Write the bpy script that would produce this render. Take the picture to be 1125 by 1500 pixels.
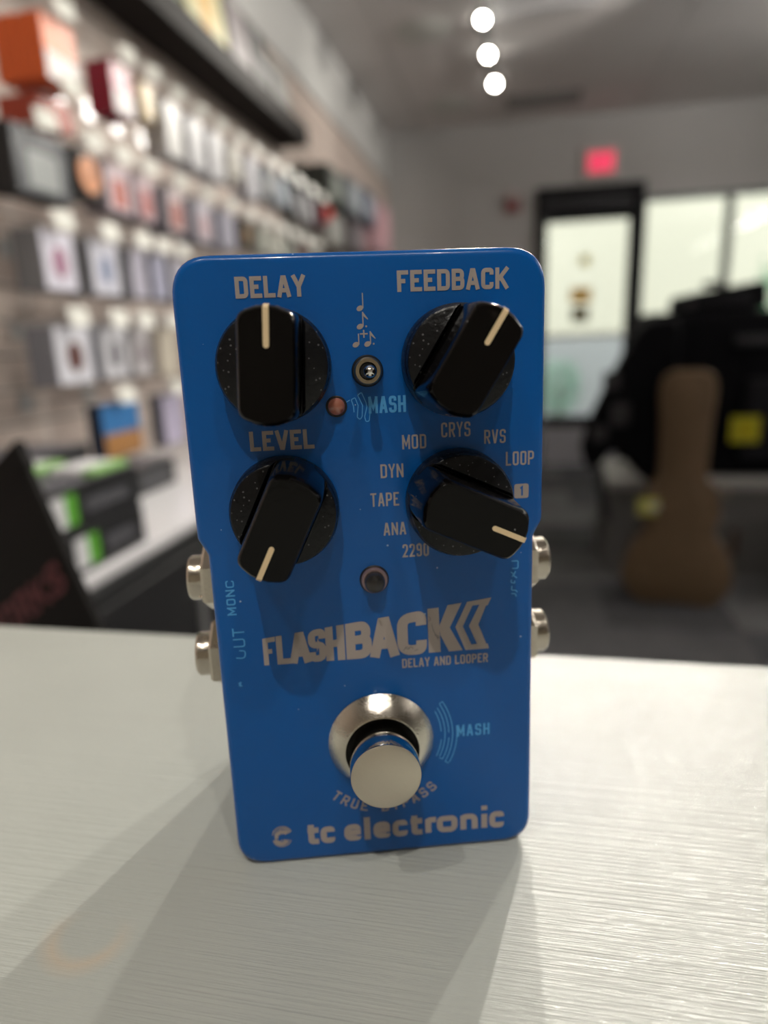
import bpy, bmesh, math, random
from math import pi, sin, cos, radians
from mathutils import Matrix, Vector

sc = bpy.context.scene
for o in list(bpy.data.objects):
    bpy.data.objects.remove(o)
HC = 1.05                      # height of the counter top above the floor; everything below is written from the counter top

# ------------------------------------------------------------------ camera
cam_d = bpy.data.cameras.new('camera')
cam = bpy.data.objects.new('camera', cam_d)
sc.collection.objects.link(cam)
CR = ((0.9808292, -0.0136162, 0.1943930), (0.1914715, 0.2528093, -0.9483808), (-0.0362311, 0.9674203, 0.2505699))
cm = Matrix(CR).to_4x4()
cm.translation = Vector((0.025957, -0.116397, 0.106711 + HC))
cam.matrix_world = cm
cam_d.sensor_fit = 'VERTICAL'
cam_d.sensor_height = 36.0
cam_d.sensor_width = 27.0
cam_d.lens = 968.33 / 1500 * 36
cam_d.clip_start = 0.01
cam_d.clip_end = 100
cam_d.dof.use_dof = True
cam_d.dof.focus_distance = 0.118
cam_d.dof.aperture_fstop = 7.4
cam_d.dof.aperture_blades = 0
sc.camera = cam

# ------------------------------------------------------------------ world, exposure
w = bpy.data.worlds.new('daylight')
sc.world = w
w.use_nodes = True
wn = w.node_tree.nodes
wn['Background'].inputs[0].default_value = (0.93, 0.97, 1.0, 1)
wn['Background'].inputs[1].default_value = 1.6
sc.view_settings.view_transform = 'Standard'
sc.view_settings.look = 'None'
sc.view_settings.gamma = 1
sc.view_settings.use_curve_mapping = False
sc.view_settings.exposure = 0.28

# ------------------------------------------------------------------ lights of the room, some added out of view (each spot sits in a lamp built below)
# ceiling spots: (x, y, z, watts, aims at) ; z from the counter top
LAMP_W = 90
SPOTS = [
    (-0.171, 3.83, 1.68, 150, (0.0, 0.0, 0.0)), (-0.162, 4.28, 1.68, 60, (0.0, 0.3, 0.0)), (-0.139, 4.75, 1.68, 18, (0.2, 1.5, 0.0)),
    (0.50, 2.50, 1.68, 135, (0.0, 0.0, 0.0)), (0.98, 2.60, 1.68, 100, (0.0, 0.1, 0.0)),
    (-0.42, -0.62, 1.68, 15, (0.0, 0.0, 0.05)), (0.10, -0.90, 1.68, 34, (0.0, 0.0, 0.05)), (0.52, -0.70, 1.68, 13, (0.0, 0.0, 0.05)),
    (2.3, 3.6, 1.68, 30, (0.3, 6.0, 0.8)),  # added out of view to brighten the back wall
    (1.25, 3.55, 1.68, 80, (-1.1, 4.7, 1.2)),  # added unseen spot that lifts the far brick wall
    (1.00, 2.0, 1.68, 40, (-1.1, 2.2, 1.1)), (1.10, 2.9, 1.68, 60, (-1.1, 3.3, 1.1)), (-0.42, 0.75, 1.68, 20, (-1.1, 1.35, 0.6)),  # added unseen wall washers, the last one raking to shade gaps between packs
]
FILL_PENDANTS = [(2.75, 3.2, 1.35, 160), (2.75, 0.9, 1.35, 55), (0.9, -2.0, 1.45, 6)]     # unseen fill lights, added right and behind the camera to brighten ceiling and room

# ------------------------------------------------------------------ helpers
COL = sc.collection
MATS = {}

def mat(name, col, rough=0.5, metal=0.0, emis=None, es=0.0, coat=0.0, spec=0.5, bump=None, var=None, trans=0.0, ior=1.45, sheen=0.0):
    """bump=(scale, strength); var=(scale, amount) slight tone variation of the stuff itself"""
    if name in MATS:
        return MATS[name]
    m = bpy.data.materials.new(name)
    m.use_nodes = True
    n = m.node_tree.nodes; l = m.node_tree.links
    b = n['Principled BSDF']
    b.inputs['Base Color'].default_value = (*col, 1)
    b.inputs['Roughness'].default_value = rough
    b.inputs['Metallic'].default_value = metal
    b.inputs['Coat Weight'].default_value = coat
    b.inputs['Coat Roughness'].default_value = 0.06
    b.inputs['Specular IOR Level'].default_value = spec
    b.inputs['Transmission Weight'].default_value = trans
    b.inputs['IOR'].default_value = ior
    b.inputs['Sheen Weight'].default_value = sheen
    if emis:
        b.inputs['Emission Color'].default_value = (*emis, 1)
        b.inputs['Emission Strength'].default_value = es
    if var or bump:
        tc = n.new('ShaderNodeTexCoord')
    if var:
        t = n.new('ShaderNodeTexNoise'); t.inputs['Scale'].default_value = var[0]; t.inputs['Detail'].default_value = 4
        l.new(tc.outputs['Object'], t.inputs['Vector'])
        mx = n.new('ShaderNodeMix'); mx.data_type = 'RGBA'
        a = var[1]
        mx.inputs[6].default_value = tuple(c * (1 - a) for c in col) + (1,)
        mx.inputs[7].default_value = tuple(min(1, c * (1 + a)) for c in col) + (1,)
        l.new(t.outputs['Fac'], mx.inputs[0]); l.new(mx.outputs[2], b.inputs['Base Color'])
    if bump:
        t = n.new('ShaderNodeTexNoise'); t.inputs['Scale'].default_value = bump[0]; t.inputs['Detail'].default_value = 3
        l.new(tc.outputs['Object'], t.inputs['Vector'])
        bp = n.new('ShaderNodeBump'); bp.inputs['Strength'].default_value = bump[1]; bp.inputs['Distance'].default_value = 0.001
        l.new(t.outputs['Fac'], bp.inputs['Height']); l.new(bp.outputs[0], b.inputs['Normal'])
    MATS[name] = m
    return m

def specks(m, scale, size, col=(0.45, 0.45, 0.45), amount=1.0, rough=0.7):
    """dust specks lying on a surface: small round spots of their own colour"""
    n = m.node_tree.nodes; l = m.node_tree.links; b = n['Principled BSDF']
    tc = n.new('ShaderNodeTexCoord')
    v = n.new('ShaderNodeTexVoronoi'); v.inputs['Scale'].default_value = scale
    l.new(tc.outputs['Object'], v.inputs['Vector'])
    lt = n.new('ShaderNodeMath'); lt.operation = 'LESS_THAN'; lt.inputs[1].default_value = size
    l.new(v.outputs['Distance'], lt.inputs[0])
    sp = n.new('ShaderNodeSeparateColor'); l.new(v.outputs['Color'], sp.inputs[0])
    gt = n.new('ShaderNodeMath'); gt.operation = 'LESS_THAN'; gt.inputs[1].default_value = amount
    l.new(sp.outputs[0], gt.inputs[0])
    mu = n.new('ShaderNodeMath'); mu.operation = 'MULTIPLY'
    l.new(lt.outputs[0], mu.inputs[0]); l.new(gt.outputs[0], mu.inputs[1])
    mx = n.new('ShaderNodeMix'); mx.data_type = 'RGBA'
    mx.inputs[7].default_value = (*col, 1)
    if b.inputs['Base Color'].is_linked:
        l.new(b.inputs['Base Color'].links[0].from_socket, mx.inputs[6])
    else:
        mx.inputs[6].default_value = b.inputs['Base Color'].default_value
    l.new(mu.outputs[0], mx.inputs[0]); l.new(mx.outputs[2], b.inputs['Base Color'])

def new_obj(name, me, m=None, parent=None):
    if m is not None and not me.materials:
        me.materials.append(m)
    o = bpy.data.objects.new(name, me)
    COL.objects.link(o)
    if parent is not None:
        o.parent = parent
    return o

def obj(name, bm, m, parent=None, smooth=False, loc=None):
    me = bpy.data.meshes.new(name)
    bmesh.ops.recalc_face_normals(bm, faces=bm.faces)
    bm.to_mesh(me); bm.free()
    if smooth:
        for p in me.polygons:
            p.use_smooth = True
        try:
            me.set_sharp_from_angle(angle=radians(38))
        except Exception:
            pass
    o = new_obj(name, me, m, parent)
    if loc is not None:
        o.location = loc
    return o

def tag(o, label=None, cat=None, group=None, kind=None):
    if label: o['label'] = label
    if cat: o['category'] = cat
    if group: o['group'] = group
    if kind: o['kind'] = kind
    return o

def thing(name, label, cat, loc=(0, 0, 0), rot=(0, 0, 0), group=None):
    o = bpy.data.objects.new(name, None)
    o.empty_display_size = 0.05
    COL.objects.link(o)
    o.location = loc; o.rotation_euler = rot
    return tag(o, label, cat, group)

def box(bm, x0, x1, y0, y1, z0, z1, bev=0.0):
    vs = [bm.verts.new((x, y, z)) for x in (x0, x1) for y in (y0, y1) for z in (z0, z1)]
    idx = [(0, 1, 3, 2), (4, 6, 7, 5), (0, 4, 5, 1), (2, 3, 7, 6), (0, 2, 6, 4), (1, 5, 7, 3)]
    fs = [bm.faces.new([vs[i] for i in f]) for f in idx]
    if bev > 0:
        es = list({e for f in fs for e in f.edges})
        bmesh.ops.bevel(bm, geom=es, offset=bev, segments=2, affect='EDGES', profile=0.5)
    return bm

def B(x0, x1, y0, y1, z0, z1, bev=0.0):
    bm = bmesh.new()
    return box(bm, x0, x1, y0, y1, z0, z1, bev)

def lathe(bm, prof, n=48, mtx=None, cap=True):
    """prof: (r, h) pairs; turned about -Y (towards the viewer of the pedal face): h grows to -y"""
    rings = []
    for r, h in prof:
        rings.append([bm.verts.new((r * cos(2 * pi * i / n), -h, r * sin(2 * pi * i / n))) for i in range(n)])
    for a, b in zip(rings, rings[1:]):
        for i in range(n):
            bm.faces.new((a[i], a[(i + 1) % n], b[(i + 1) % n], b[i]))
    if cap:
        bm.faces.new(rings[-1])
        bm.faces.new(list(reversed(rings[0])))
    if mtx is not None:
        vs = [v for r in rings for v in r]
        bmesh.ops.transform(bm, matrix=mtx, verts=vs)
    return bm

def loft(bm, loops, cap=True, closed=True):
    L = [[bm.verts.new(p) for p in lp] for lp in loops]
    n = len(L[0])
    for a, b in zip(L, L[1:]):
        for i in range(n if closed else n - 1):
            bm.faces.new((a[i], a[(i + 1) % n], b[(i + 1) % n], b[i]))
    if cap:
        bm.faces.new(L[-1]); bm.faces.new(list(reversed(L[0])))
    return bm

def roundpoly(pts, closed=False, seg=6):
    """pts: (x, y) or (x, y, r) ; corners with r are rounded"""
    out = []
    n = len(pts)
    for i, p in enumerate(pts):
        r = p[2] if len(p) > 2 else 0
        if r <= 0 or (not closed and i in (0, n - 1)):
            out.append((p[0], p[1])); continue
        a = Vector(pts[i - 1][:2]); b = Vector(p[:2]); c = Vector(pts[(i + 1) % n][:2])
        u = (a - b); v = (c - b)
        la, lc = u.length, v.length
        if la < 1e-9 or lc < 1e-9:
            out.append((p[0], p[1])); continue
        u.normalize(); v.normalize()
        ang = math.acos(max(-1, min(1, u.dot(v))))
        d = min(r / max(math.tan(ang / 2), 1e-6), la * 0.5, lc * 0.5)
        p0 = b + u * d; p1 = b + v * d
        for k in range(seg + 1):
            t = k / seg
            q = p0 * (1 - t) ** 2 + b * 2 * t * (1 - t) + p1 * t * t
            out.append((q.x, q.y))
    return out

def ribbon(pts, t, closed=False):
    """quads of a stroke of width t along pts, mitred"""
    P = [Vector(p) for p in pts]
    n = len(P)
    L, R = [], []
    for i in range(n):
        if closed:
            a, c = P[i - 1], P[(i + 1) % n]
        else:
            a = P[i - 1] if i > 0 else None
            c = P[i + 1] if i < n - 1 else None
        d1 = (P[i] - a).normalized() if a is not None else None
        d2 = (c - P[i]).normalized() if c is not None else None
        if d1 is None: d1 = d2
        if d2 is None: d2 = d1
        nrm1 = Vector((-d1.y, d1.x)); nrm2 = Vector((-d2.y, d2.x))
        m = nrm1 + nrm2
        if m.length < 1e-6:
            m = nrm1
        m.normalize()
        k = 1 / max(m.dot(nrm1), 0.45)
        L.append(P[i] + m * (t / 2 * k)); R.append(P[i] - m * (t / 2 * k))
    q = []
    for i in range(n if closed else n - 1):
        j = (i + 1) % n
        q.append((R[i], R[j], L[j], L[i]))
    return q

# stroke alphabet on a unit box; third number marks a rounded corner (relative radius)
r_ = 1
GL = {
 'A': (0.95, [[(0, 0), (.42, 1), (.58, 1), (1, 0)], [(.2, .27), (.8, .27)]]),
 'B': (0.9, [[(0, 0), (0, 1), (.95, 1, r_), (.95, .53, r_), (.1, .53)], [(.5, .53), (1, .53, r_), (1, 0, r_), (0, 0), (0, .2)]]),
 'C': (0.88, [[(1, .72), (1, 1, r_), (0, 1, r_), (0, 0, r_), (1, 0, r_), (1, .28)]]),
 'D': (0.9, [[(0, -.0), (0, 1), (1, 1, r_), (1, 0, r_), (0, 0), (0, .3)]]),
 'E': (0.78, [[(1, 1), (0, 1), (0, 0), (1, 0)], [(0, .52), (.85, .52)]]),
 'F': (0.76, [[(1, 1), (0, 1), (0, -.0)], [(0, .5), (.85, .5)]]),
 'H': (0.9, [[(0, 0), (0, 1)], [(1, 0), (1, 1)], [(0, .5), (1, .5)]]),
 'J': (0.8, [[(1, 1), (1, 0, r_), (0, 0, r_), (0, .3)]]),
 'I': (0.05, [[(.5, 0), (.5, 1)]]),
 'K': (0.92, [[(0, 0), (0, 1)], [(1, 1), (.12, .42)], [(.35, .58), (1, 0)]]),
 'L': (0.74, [[(0, 1), (0, 0), (1, 0)]]),
 'M': (1.15, [[(0, 0), (0, 1)], [(0, 1), (.5, .25), (1, 1)], [(1, 1), (1, 0)]]),
 'N': (0.95, [[(0, 0), (0, 1)], [(.03, .97), (.97, .03)], [(1, 0), (1, 1)]]),
 'O': (0.9, [[(.5, 1), (1, 1, r_), (1, 0, r_), (0, 0, r_), (0, 1, r_), (.5, 1)]]),
 'P': (0.88, [[(0, 0), (0, 1), (1, 1, r_), (1, .45, r_), (0, .45)]]),
 'R': (0.9, [[(0, 0), (0, 1), (1, 1, r_), (1, .47, r_), (0, .47)], [(.5, .47), (1, 0)]]),
 'S': (0.88, [[(1, .74), (1, 1, r_), (0, 1, r_), (0, .52, r_), (1, .52, r_), (1, 0, r_), (0, 0, r_), (0, .26)]]),
 'T': (0.86, [[(0, 1), (1, 1)], [(.5, 1), (.5, 0)]]),
 'U': (0.9, [[(0, 1), (0, 0, r_), (1, 0, r_), (1, 1)]]),
 'V': (0.95, [[(0, 1), (.44, 0), (.56, 0), (1, 1)]]),
 'W': (1.3, [[(0, 1), (.25, 0), (.5, .8), (.75, 0), (1, 1)]]),
 'X': (0.9, [[(0, 0), (1, 1)], [(0, 1), (1, 0)]]),
 'Y': (0.9, [[(0, 1), (.5, .45), (1, 1)], [(.5, .5), (.5, 0)]]),
 '0': (0.86, [[(.5, 1), (1, 1, r_), (1, 0, r_), (0, 0, r_), (0, 1, r_), (.5, 1)]]),
 '1': (0.3, [[(0, .8), (1, 1), (1, 0)]]),
 '2': (0.86, [[(0, .74), (0, 1, r_), (1, 1, r_), (1, .6, r_), (0, 0), (1, 0)]]),
 '9': (0.86, [[(1, .5), (0, .5, r_), (0, 1, r_), (1, 1, r_), (1, 0, r_), (0, 0, r_), (0, .2)]]),
 # heavy round lower case: heights in x-height units
 'c': (0.8, [[(1, .74), (1, 1, r_), (0, 1, r_), (0, 0, r_), (1, 0, r_), (1, .26)]]),
 'e': (0.9, [[(0, .5), (1, .5), (1, 1, r_), (0, 1, r_), (0, 0, r_), (1, 0, r_), (1, .14)]]),
 'l': (0.05, [[(.5, 0), (.5, 1.75)]]),
 't': (0.5, [[(.3, 1.5), (.3, 0, r_), (1, 0)], [(-.25, 1), (1, 1)]]),
 'r': (0.55, [[(0, -.15), (0, 1.1)], [(0, .6), (.1, 1, r_), (1, 1)]]),
 'o': (0.95, [[(.5, 1), (1, 1, r_), (1, 0, r_), (0, 0, r_), (0, 1, r_), (.5, 1)]]),
 'n': (0.9, [[(0, -.15), (0, 1.1)], [(0, .6), (0, 1, r_), (1, 1, r_), (1, -.15)]]),
 'i': (0.05, [[(.5, -.15), (.5, 1.1)], [(.5, 1.45), (.5, 1.85)]]),
}

def glyph_quads(ch, W, H, t, rr):
    w, strokes = GL[ch]
    out = []
    for s in strokes:
        pts = [(p[0] * (W - t), p[1] * (H - t), rr) if len(p) > 2 else (p[0] * (W - t), p[1] * (H - t)) for p in s]
        pts = roundpoly(pts)
        if len(pts) > 1:
            for e0, e1 in ((0, 1), (-1, -2)):
                px_, py_ = pts[e0]; qx, qy = pts[e1]
                if (abs(py_) < 1e-6 or abs(py_ - (H - t)) < 1e-6) and abs(qy - py_) > abs(qx - px_) and (Vector(pts[0]) - Vector(pts[-1])).length > 1e-9:
                    f_ = (t / 2) / abs(qy - py_)
                    pts[e0] = (px_ + (px_ - qx) * f_, py_ + (py_ - qy) * f_)
                elif (abs(px_) < 1e-6 or abs(px_ - (W - t)) < 1e-6) and abs(qx - px_) > abs(qy - py_) * 3 and (Vector(pts[0]) - Vector(pts[-1])).length > 1e-9:
                    f_ = (t / 2) / abs(qx - px_)
                    pts[e0] = (px_ + (px_ - qx) * f_, py_)
        # stretch free ends lying on the box edge so that diagonals fill the box
        closed = (Vector(pts[0]) - Vector(pts[-1])).length < 1e-9
        if closed: pts = pts[:-1]
        for q in ribbon(pts, t, closed):
            out.append([(v.x + t / 2, v.y + t / 2) for v in q])
    return out

def text_quads(txt, x0, x1, z0, z1, t, rr=None, gap=0.28, wf=None):
    """lays txt into the box x0..x1, z0..z1 (mm)"""
    H = z1 - z0
    rr = rr if rr is not None else H * 0.22
    ws = [(0.55 if c == ' ' else GL[c][0]) for c in txt]
    nat = sum(ws)
    ngap = sum(1 for i in range(len(txt) - 1))
    # glyph box width = k*w + t ; gaps g
    g = gap * t * 1.6
    k = ((x1 - x0) - ngap * g - t * sum(1 for c in txt if c != ' ')) / nat
    x = x0; out = []
    for c, w_ in zip(txt, ws):
        if c == ' ':
            x += k * w_ + g; continue
        W = k * w_ + t
        for q in glyph_quads(c, W, H, t, rr):
            out.append([(a + x, b + z0) for a, b in q])
        x += W + g
    return out

def flat_mesh(name, quads, y, m, parent, fn=None, label=None):
    """flat print: polygons in the x-z plane (mm) at local y (mm)"""
    bm = bmesh.new()
    for kq_, q in enumerate(quads):
        pts = [fn(*p) if fn else p for p in q]
        yy = y - (kq_ % 40) * 0.0012
        vs = [bm.verts.new((p[0] / 1000, yy / 1000, p[1] / 1000)) for p in pts]
        try:
            bm.faces.new(vs)
        except ValueError:
            pass
    me = bpy.data.meshes.new(name)
    for f in bm.faces:
        f.normal_update()
        if f.normal.y > 0: f.normal_flip()
    bm.to_mesh(me); bm.free()
    o = new_obj(name, me, m, parent)
    if label: o['label'] = label
    return o

def copy_tree(o, parent=None):
    c = o.copy(); COL.objects.link(c); c.parent = parent
    for ch in list(o.children):
        copy_tree(ch, c)
    return c

# ------------------------------------------------------------------ materials
M_counter = bpy.data.materials.new('painted_counter'); M_counter.use_nodes = True
def build_counter_mat(m):
    n = m.node_tree.nodes; l = m.node_tree.links; b = n['Principled BSDF']
    tc = n.new('ShaderNodeTexCoord')
    # brush strokes run nearly along x: stretched noise
    mp = n.new('ShaderNodeMapping'); mp.inputs['Scale'].default_value = (10, 1300, 1); mp.inputs['Rotation'].default_value = (0, 0, radians(3))
    l.new(tc.outputs['Object'], mp.inputs['Vector'])
    t1 = n.new('ShaderNodeTexNoise'); t1.inputs['Scale'].default_value = 1.0; t1.inputs['Detail'].default_value = 5; t1.inputs['Roughness'].default_value = 0.6
    l.new(mp.outputs[0], t1.inputs['Vector'])
    mp2 = n.new('ShaderNodeMapping'); mp2.inputs['Scale'].default_value = (260, 1500, 1); mp2.inputs['Rotation'].default_value = (0, 0, radians(3))
    l.new(tc.outputs['Object'], mp2.inputs['Vector'])
    t2 = n.new('ShaderNodeTexNoise'); t2.inputs['Scale'].default_value = 1.0; t2.inputs['Detail'].default_value = 2
    l.new(mp2.outputs[0], t2.inputs['Vector'])
    ad = n.new('ShaderNodeMath'); ad.operation = 'MULTIPLY_ADD'; ad.inputs[1].default_value = 0.35
    l.new(t2.outputs['Fac'], ad.inputs[0]); l.new(t1.outputs['Fac'], ad.inputs[2])
    bp = n.new('ShaderNodeBump'); bp.inputs['Strength'].default_value = 0.55; bp.inputs['Distance'].default_value = 0.0005
    l.new(ad.outputs[0], bp.inputs['Height']); l.new(bp.outputs[0], b.inputs['Normal'])
    # thin grey lines where the groove between strokes is deep
    cr = n.new('ShaderNodeValToRGB'); cr.color_ramp.elements[0].position = 0.28; cr.color_ramp.elements[1].position = 0.37
    cr.color_ramp.elements[0].color = (0.38, 0.38, 0.355, 1); cr.color_ramp.elements[1].color = (0.395, 0.41, 0.38, 1)
    l.new(t1.outputs['Fac'], cr.inputs[0])
    # soft dirty patches
    t3 = n.new('ShaderNodeTexNoise'); t3.inputs['Scale'].default_value = 22; t3.inputs['Detail'].default_value = 2
    l.new(tc.outputs['Object'], t3.inputs['Vector'])
    mr = n.new('ShaderNodeMapRange'); mr.inputs['To Min'].default_value = 0.93; mr.inputs['To Max'].default_value = 1.03
    l.new(t3.outputs['Fac'], mr.inputs[0])
    hs = n.new('ShaderNodeMix'); hs.data_type = 'RGBA'; hs.blend_type = 'MULTIPLY'; hs.inputs[0].default_value = 1
    l.new(cr.outputs[0], hs.inputs[6]); l.new(mr.outputs[0], hs.inputs[7])
    # brown cup ring, worn away on its upper side
    sx = n.new('ShaderNodeVectorMath'); sx.operation = 'SUBTRACT'; sx.inputs[1].default_value = (-0.0520, -0.0286, 0.0)
    l.new(tc.outputs['Object'], sx.inputs[0])
    ln = n.new('ShaderNodeVectorMath'); ln.operation = 'LENGTH'; l.new(sx.outputs[0], ln.inputs[0])
    rm = n.new('ShaderNodeValToRGB'); e = rm.color_ramp.elements
    e[0].position = 0.30; e[0].color = (0, 0, 0, 1); e[1].position = 0.45; e[1].color = (1, 1, 1, 1)
    q = e.new(0.52); q.color = (0.6, 0.6, 0.6, 1); q = e.new(0.66); q.color = (0, 0, 0, 1)
    sc_ = n.new('ShaderNodeMath'); sc_.operation = 'MULTIPLY'; sc_.inputs[1].default_value = 70
    l.new(ln.outputs['Value'], sc_.inputs[0]); l.new(sc_.outputs[0], rm.inputs[0])
    sp = n.new('ShaderNodeSeparateXYZ'); l.new(sx.outputs[0], sp.inputs[0])
    my = n.new('ShaderNodeMapRange'); my.inputs['From Min'].default_value = 0.005; my.inputs['From Max'].default_value = -0.004
    l.new(sp.outputs['Y'], my.inputs[0])
    mm = n.new('ShaderNodeMath'); mm.operation = 'MULTIPLY'; l.new(rm.outputs[0], mm.inputs[0]); l.new(my.outputs[0], mm.inputs[1])
    m3 = n.new('ShaderNodeMath'); m3.operation = 'MULTIPLY'; m3.inputs[1].default_value = 0.5; l.new(mm.outputs[0], m3.inputs[0])
    mx = n.new('ShaderNodeMix'); mx.data_type = 'RGBA'; mx.inputs[7].default_value = (0.52, 0.40, 0.28, 1)
    l.new(m3.outputs[0], mx.inputs[0]); l.new(hs.outputs[2], mx.inputs[6])
    l.new(mx.outputs[2], b.inputs['Base Color'])
    b.inputs['Roughness'].default_value = 0.21
    b.inputs['Specular IOR Level'].default_value = 0.45
build_counter_mat(M_counter)
specks(M_counter, 90, 0.03, (0.12, 0.12, 0.12), 0.25)

M_blue = mat('blue_enamel', (0.0006, 0.088, 0.345), 0.25, coat=0.2, spec=0.3, bump=(900, 0.04))
specks(M_blue, 420, 0.08, (0.30, 0.42, 0.62), 0.12)
M_print = mat('silver_grey_print', (0.36, 0.31, 0.285), 0.5, metal=0.0, spec=.4)
M_lblue = mat('light_blue_print', (0.07, 0.33, 0.68), 0.5)
M_black = mat('glossy_black_plastic', (0.0022, 0.0018, 0.0018), 0.12, coat=0.0, spec=0.22, bump=(700, 0.05))
specks(M_black, 650, 0.11, (0.16, 0.16, 0.16), 0.12)
M_dusty = mat('dusty_black_plastic', (0.006, 0.006, 0.007), 0.30, spec=0.3, bump=(900, 0.2))
specks(M_dusty, 1300, 0.22, (0.10, 0.10, 0.105), 0.45)
specks(M_dusty, 520, 0.10, (0.30, 0.30, 0.30), 0.25)
M_cream = mat('cream_pointer', (0.72, 0.55, 0.33), 0.5)
M_chrome = mat('polished_chrome', (0.72, 0.70, 0.66), 0.10, metal=1.0)
M_cone = mat('turned_nickel', (0.66, 0.62, 0.54), 0.15, metal=1.0, bump=(2500, 0.12))
M_nickel = mat('satin_nickel_cap', (0.66, 0.60, 0.50), 0.42, metal=1.0, bump=(1500, 0.1))
M_jack = mat('worn_nickel_jack', (0.52, 0.47, 0.40), 0.18, metal=1.0, bump=(600, 0.1))
M_hole = mat('dark_hole', (0.006, 0.006, 0.007), 0.5)
M_brass = mat('dull_brass_bushing', (0.36, 0.29, 0.20), 0.38, metal=1.0)
M_amber = mat('unlit_pink_led', (0.42, 0.15, 0.10), 0.06, trans=0.25, coat=0.8)
M_clear = mat('clear_led_lens', (0.62, 0.58, 0.58), 0.01, trans=0.97, ior=1.5)
M_dkblue = mat('blue_ink_on_print', (0.01, 0.10, 0.36), 0.45)
M_scratch = mat('dark_scratch', (0.10, 0.11, 0.13), 0.6)

# ================================================================== THE ROOM
XL, YB, XR, YF, ZC, ZF = -1.09, 6.0, 3.6, -2.6, 1.80, -HC
M_grey = mat('grey_wall_paint', (0.47, 0.465, 0.46), 0.8, var=(1.5, .05))
M_grey2 = mat('pale_grey_wall_paint', (0.62, 0.62, 0.61), 0.8, var=(1.5, .04))
M_tan = mat('tan_wall_paint', (0.36, 0.32, 0.26), 0.8, var=(1.5, .05))
M_ceil = mat('ceiling_tile', (0.74, 0.71, 0.70), 0.85, var=(3, .05))
M_grid = mat('ceiling_grid', (0.36, 0.35, 0.345), 0.7)

# left wall: grey paint above, brick-faced slat panel below
wl = thing('wall_left', 'left wall, pale grey paint above beige brick-faced slatwall', None, (0, 0, 0))
wl['kind'] = 'structure'
if 'category' in wl: del wl['category']
obj('painted_wall', B(XL - 0.12, XL - 0.0005, YF, YB, 1.42, ZC), M_grey2, wl)
obj('wall_core', B(XL - 0.12, XL - 0.012, YF, YB, ZF, 1.42), mat('slat_groove', (0.16, 0.13, 0.115), 0.9), wl)
M_brick = bpy.data.materials.new('brick_print_slat'); M_brick.use_nodes = True
def build_brick(m):
    n = m.node_tree.nodes; l = m.node_tree.links; b = n['Principled BSDF']
    tc = n.new('ShaderNodeTexCoord')
    sx = n.new('ShaderNodeSeparateXYZ'); l.new(tc.outputs['Object'], sx.inputs[0])
    cb = n.new('ShaderNodeCombineXYZ'); l.new(sx.outputs['Y'], cb.inputs[0]); l.new(sx.outputs['Z'], cb.inputs[1])
    bk = n.new('ShaderNodeTexBrick'); l.new(cb.outputs[0], bk.inputs['Vector'])
    bk.inputs['Color1'].default_value = (0.52, 0.42, 0.37, 1); bk.inputs['Color2'].default_value = (0.64, 0.55, 0.49, 1)
    bk.inputs['Mortar'].default_value = (0.74, 0.68, 0.63, 1)
    bk.inputs['Scale'].default_value = 1.0; bk.inputs['Brick Width'].default_value = 0.2; bk.inputs['Row Height'].default_value = 0.0764
    bk.inputs['Mortar Size'].default_value = 0.006; bk.offset = 0.5
    l.new(bk.outputs['Color'], b.inputs['Base Color']); b.inputs['Roughness'].default_value = 0.75
build_brick(M_brick)
slat_me = None
z = ZF + 0.01; k = 0
while z < 1.40:
    if slat_me is None:
        o = obj('slat', B(-0.012, 0.0, YF, YB, 0, 0.0704, 0.002), M_brick, wl); slat_me = o.data
    else:
        o = new_obj('slat', slat_me, None, wl)
    o.location = (XL, (k % 2) * 0.0, z)
    z += 0.0764; k += 1

# back wall with the shop-front openings: x .16-1.0 door, 1.02-3.3 windows, top 1.27 / 1.15
wb = thing('wall_back', 'grey back wall above the glazed shop front', None); wb['kind'] = 'structure'
if 'category' in wb: del wb['category']
obj('wall_panel', B(XL - 0.12, 0.16, YB, YB + 0.12, ZF, ZC), M_grey, wb)
obj('wall_panel', B(0.16, 1.02, YB, YB + 0.12, 1.27, ZC), M_grey, wb)
obj('wall_panel', B(1.02, XR, YB, YB + 0.12, 1.16, ZC), M_grey, wb)
obj('wall_panel', B(3.35, XR, YB, YB + 0.12, ZF, 1.16), M_grey, wb)
obj('wall_panel', B(1.02, 3.35, YB, YB + 0.12, ZF, -0.95), M_grey, wb)
tag(obj('wall_right', B(XR, XR + 0.1, YF, YB, ZF, ZC), M_grey), kind='structure')
tag(obj('wall_front', B(XL - 0.12, XR + 0.1, YF - 0.1, YF, ZF, ZC), M_tan), kind='structure')
# ceiling of large panels between thin seams
ce = thing('ceiling', 'low grey ceiling of large panels with thin seams', None); ce['kind'] = 'structure'
if 'category' in ce: del ce['category']
obj('ceiling_deck', B(XL - 0.12, XR + 0.1, YF - 0.1, YB + 0.12, ZC + 0.012, ZC + 0.06), M_grid, ce)
xs = [XL, -0.775, 0.93, 2.6, XR]; ys = [YF, -0.2, 2.2, 4.6, YB]
for i in range(4):
    for j in range(4):
        obj('ceiling_panel', B(xs[i] + .005, xs[i + 1] - .005, ys[j] + .005, ys[j + 1] - .005, ZC, ZC + 0.0125), M_ceil, ce)
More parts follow.
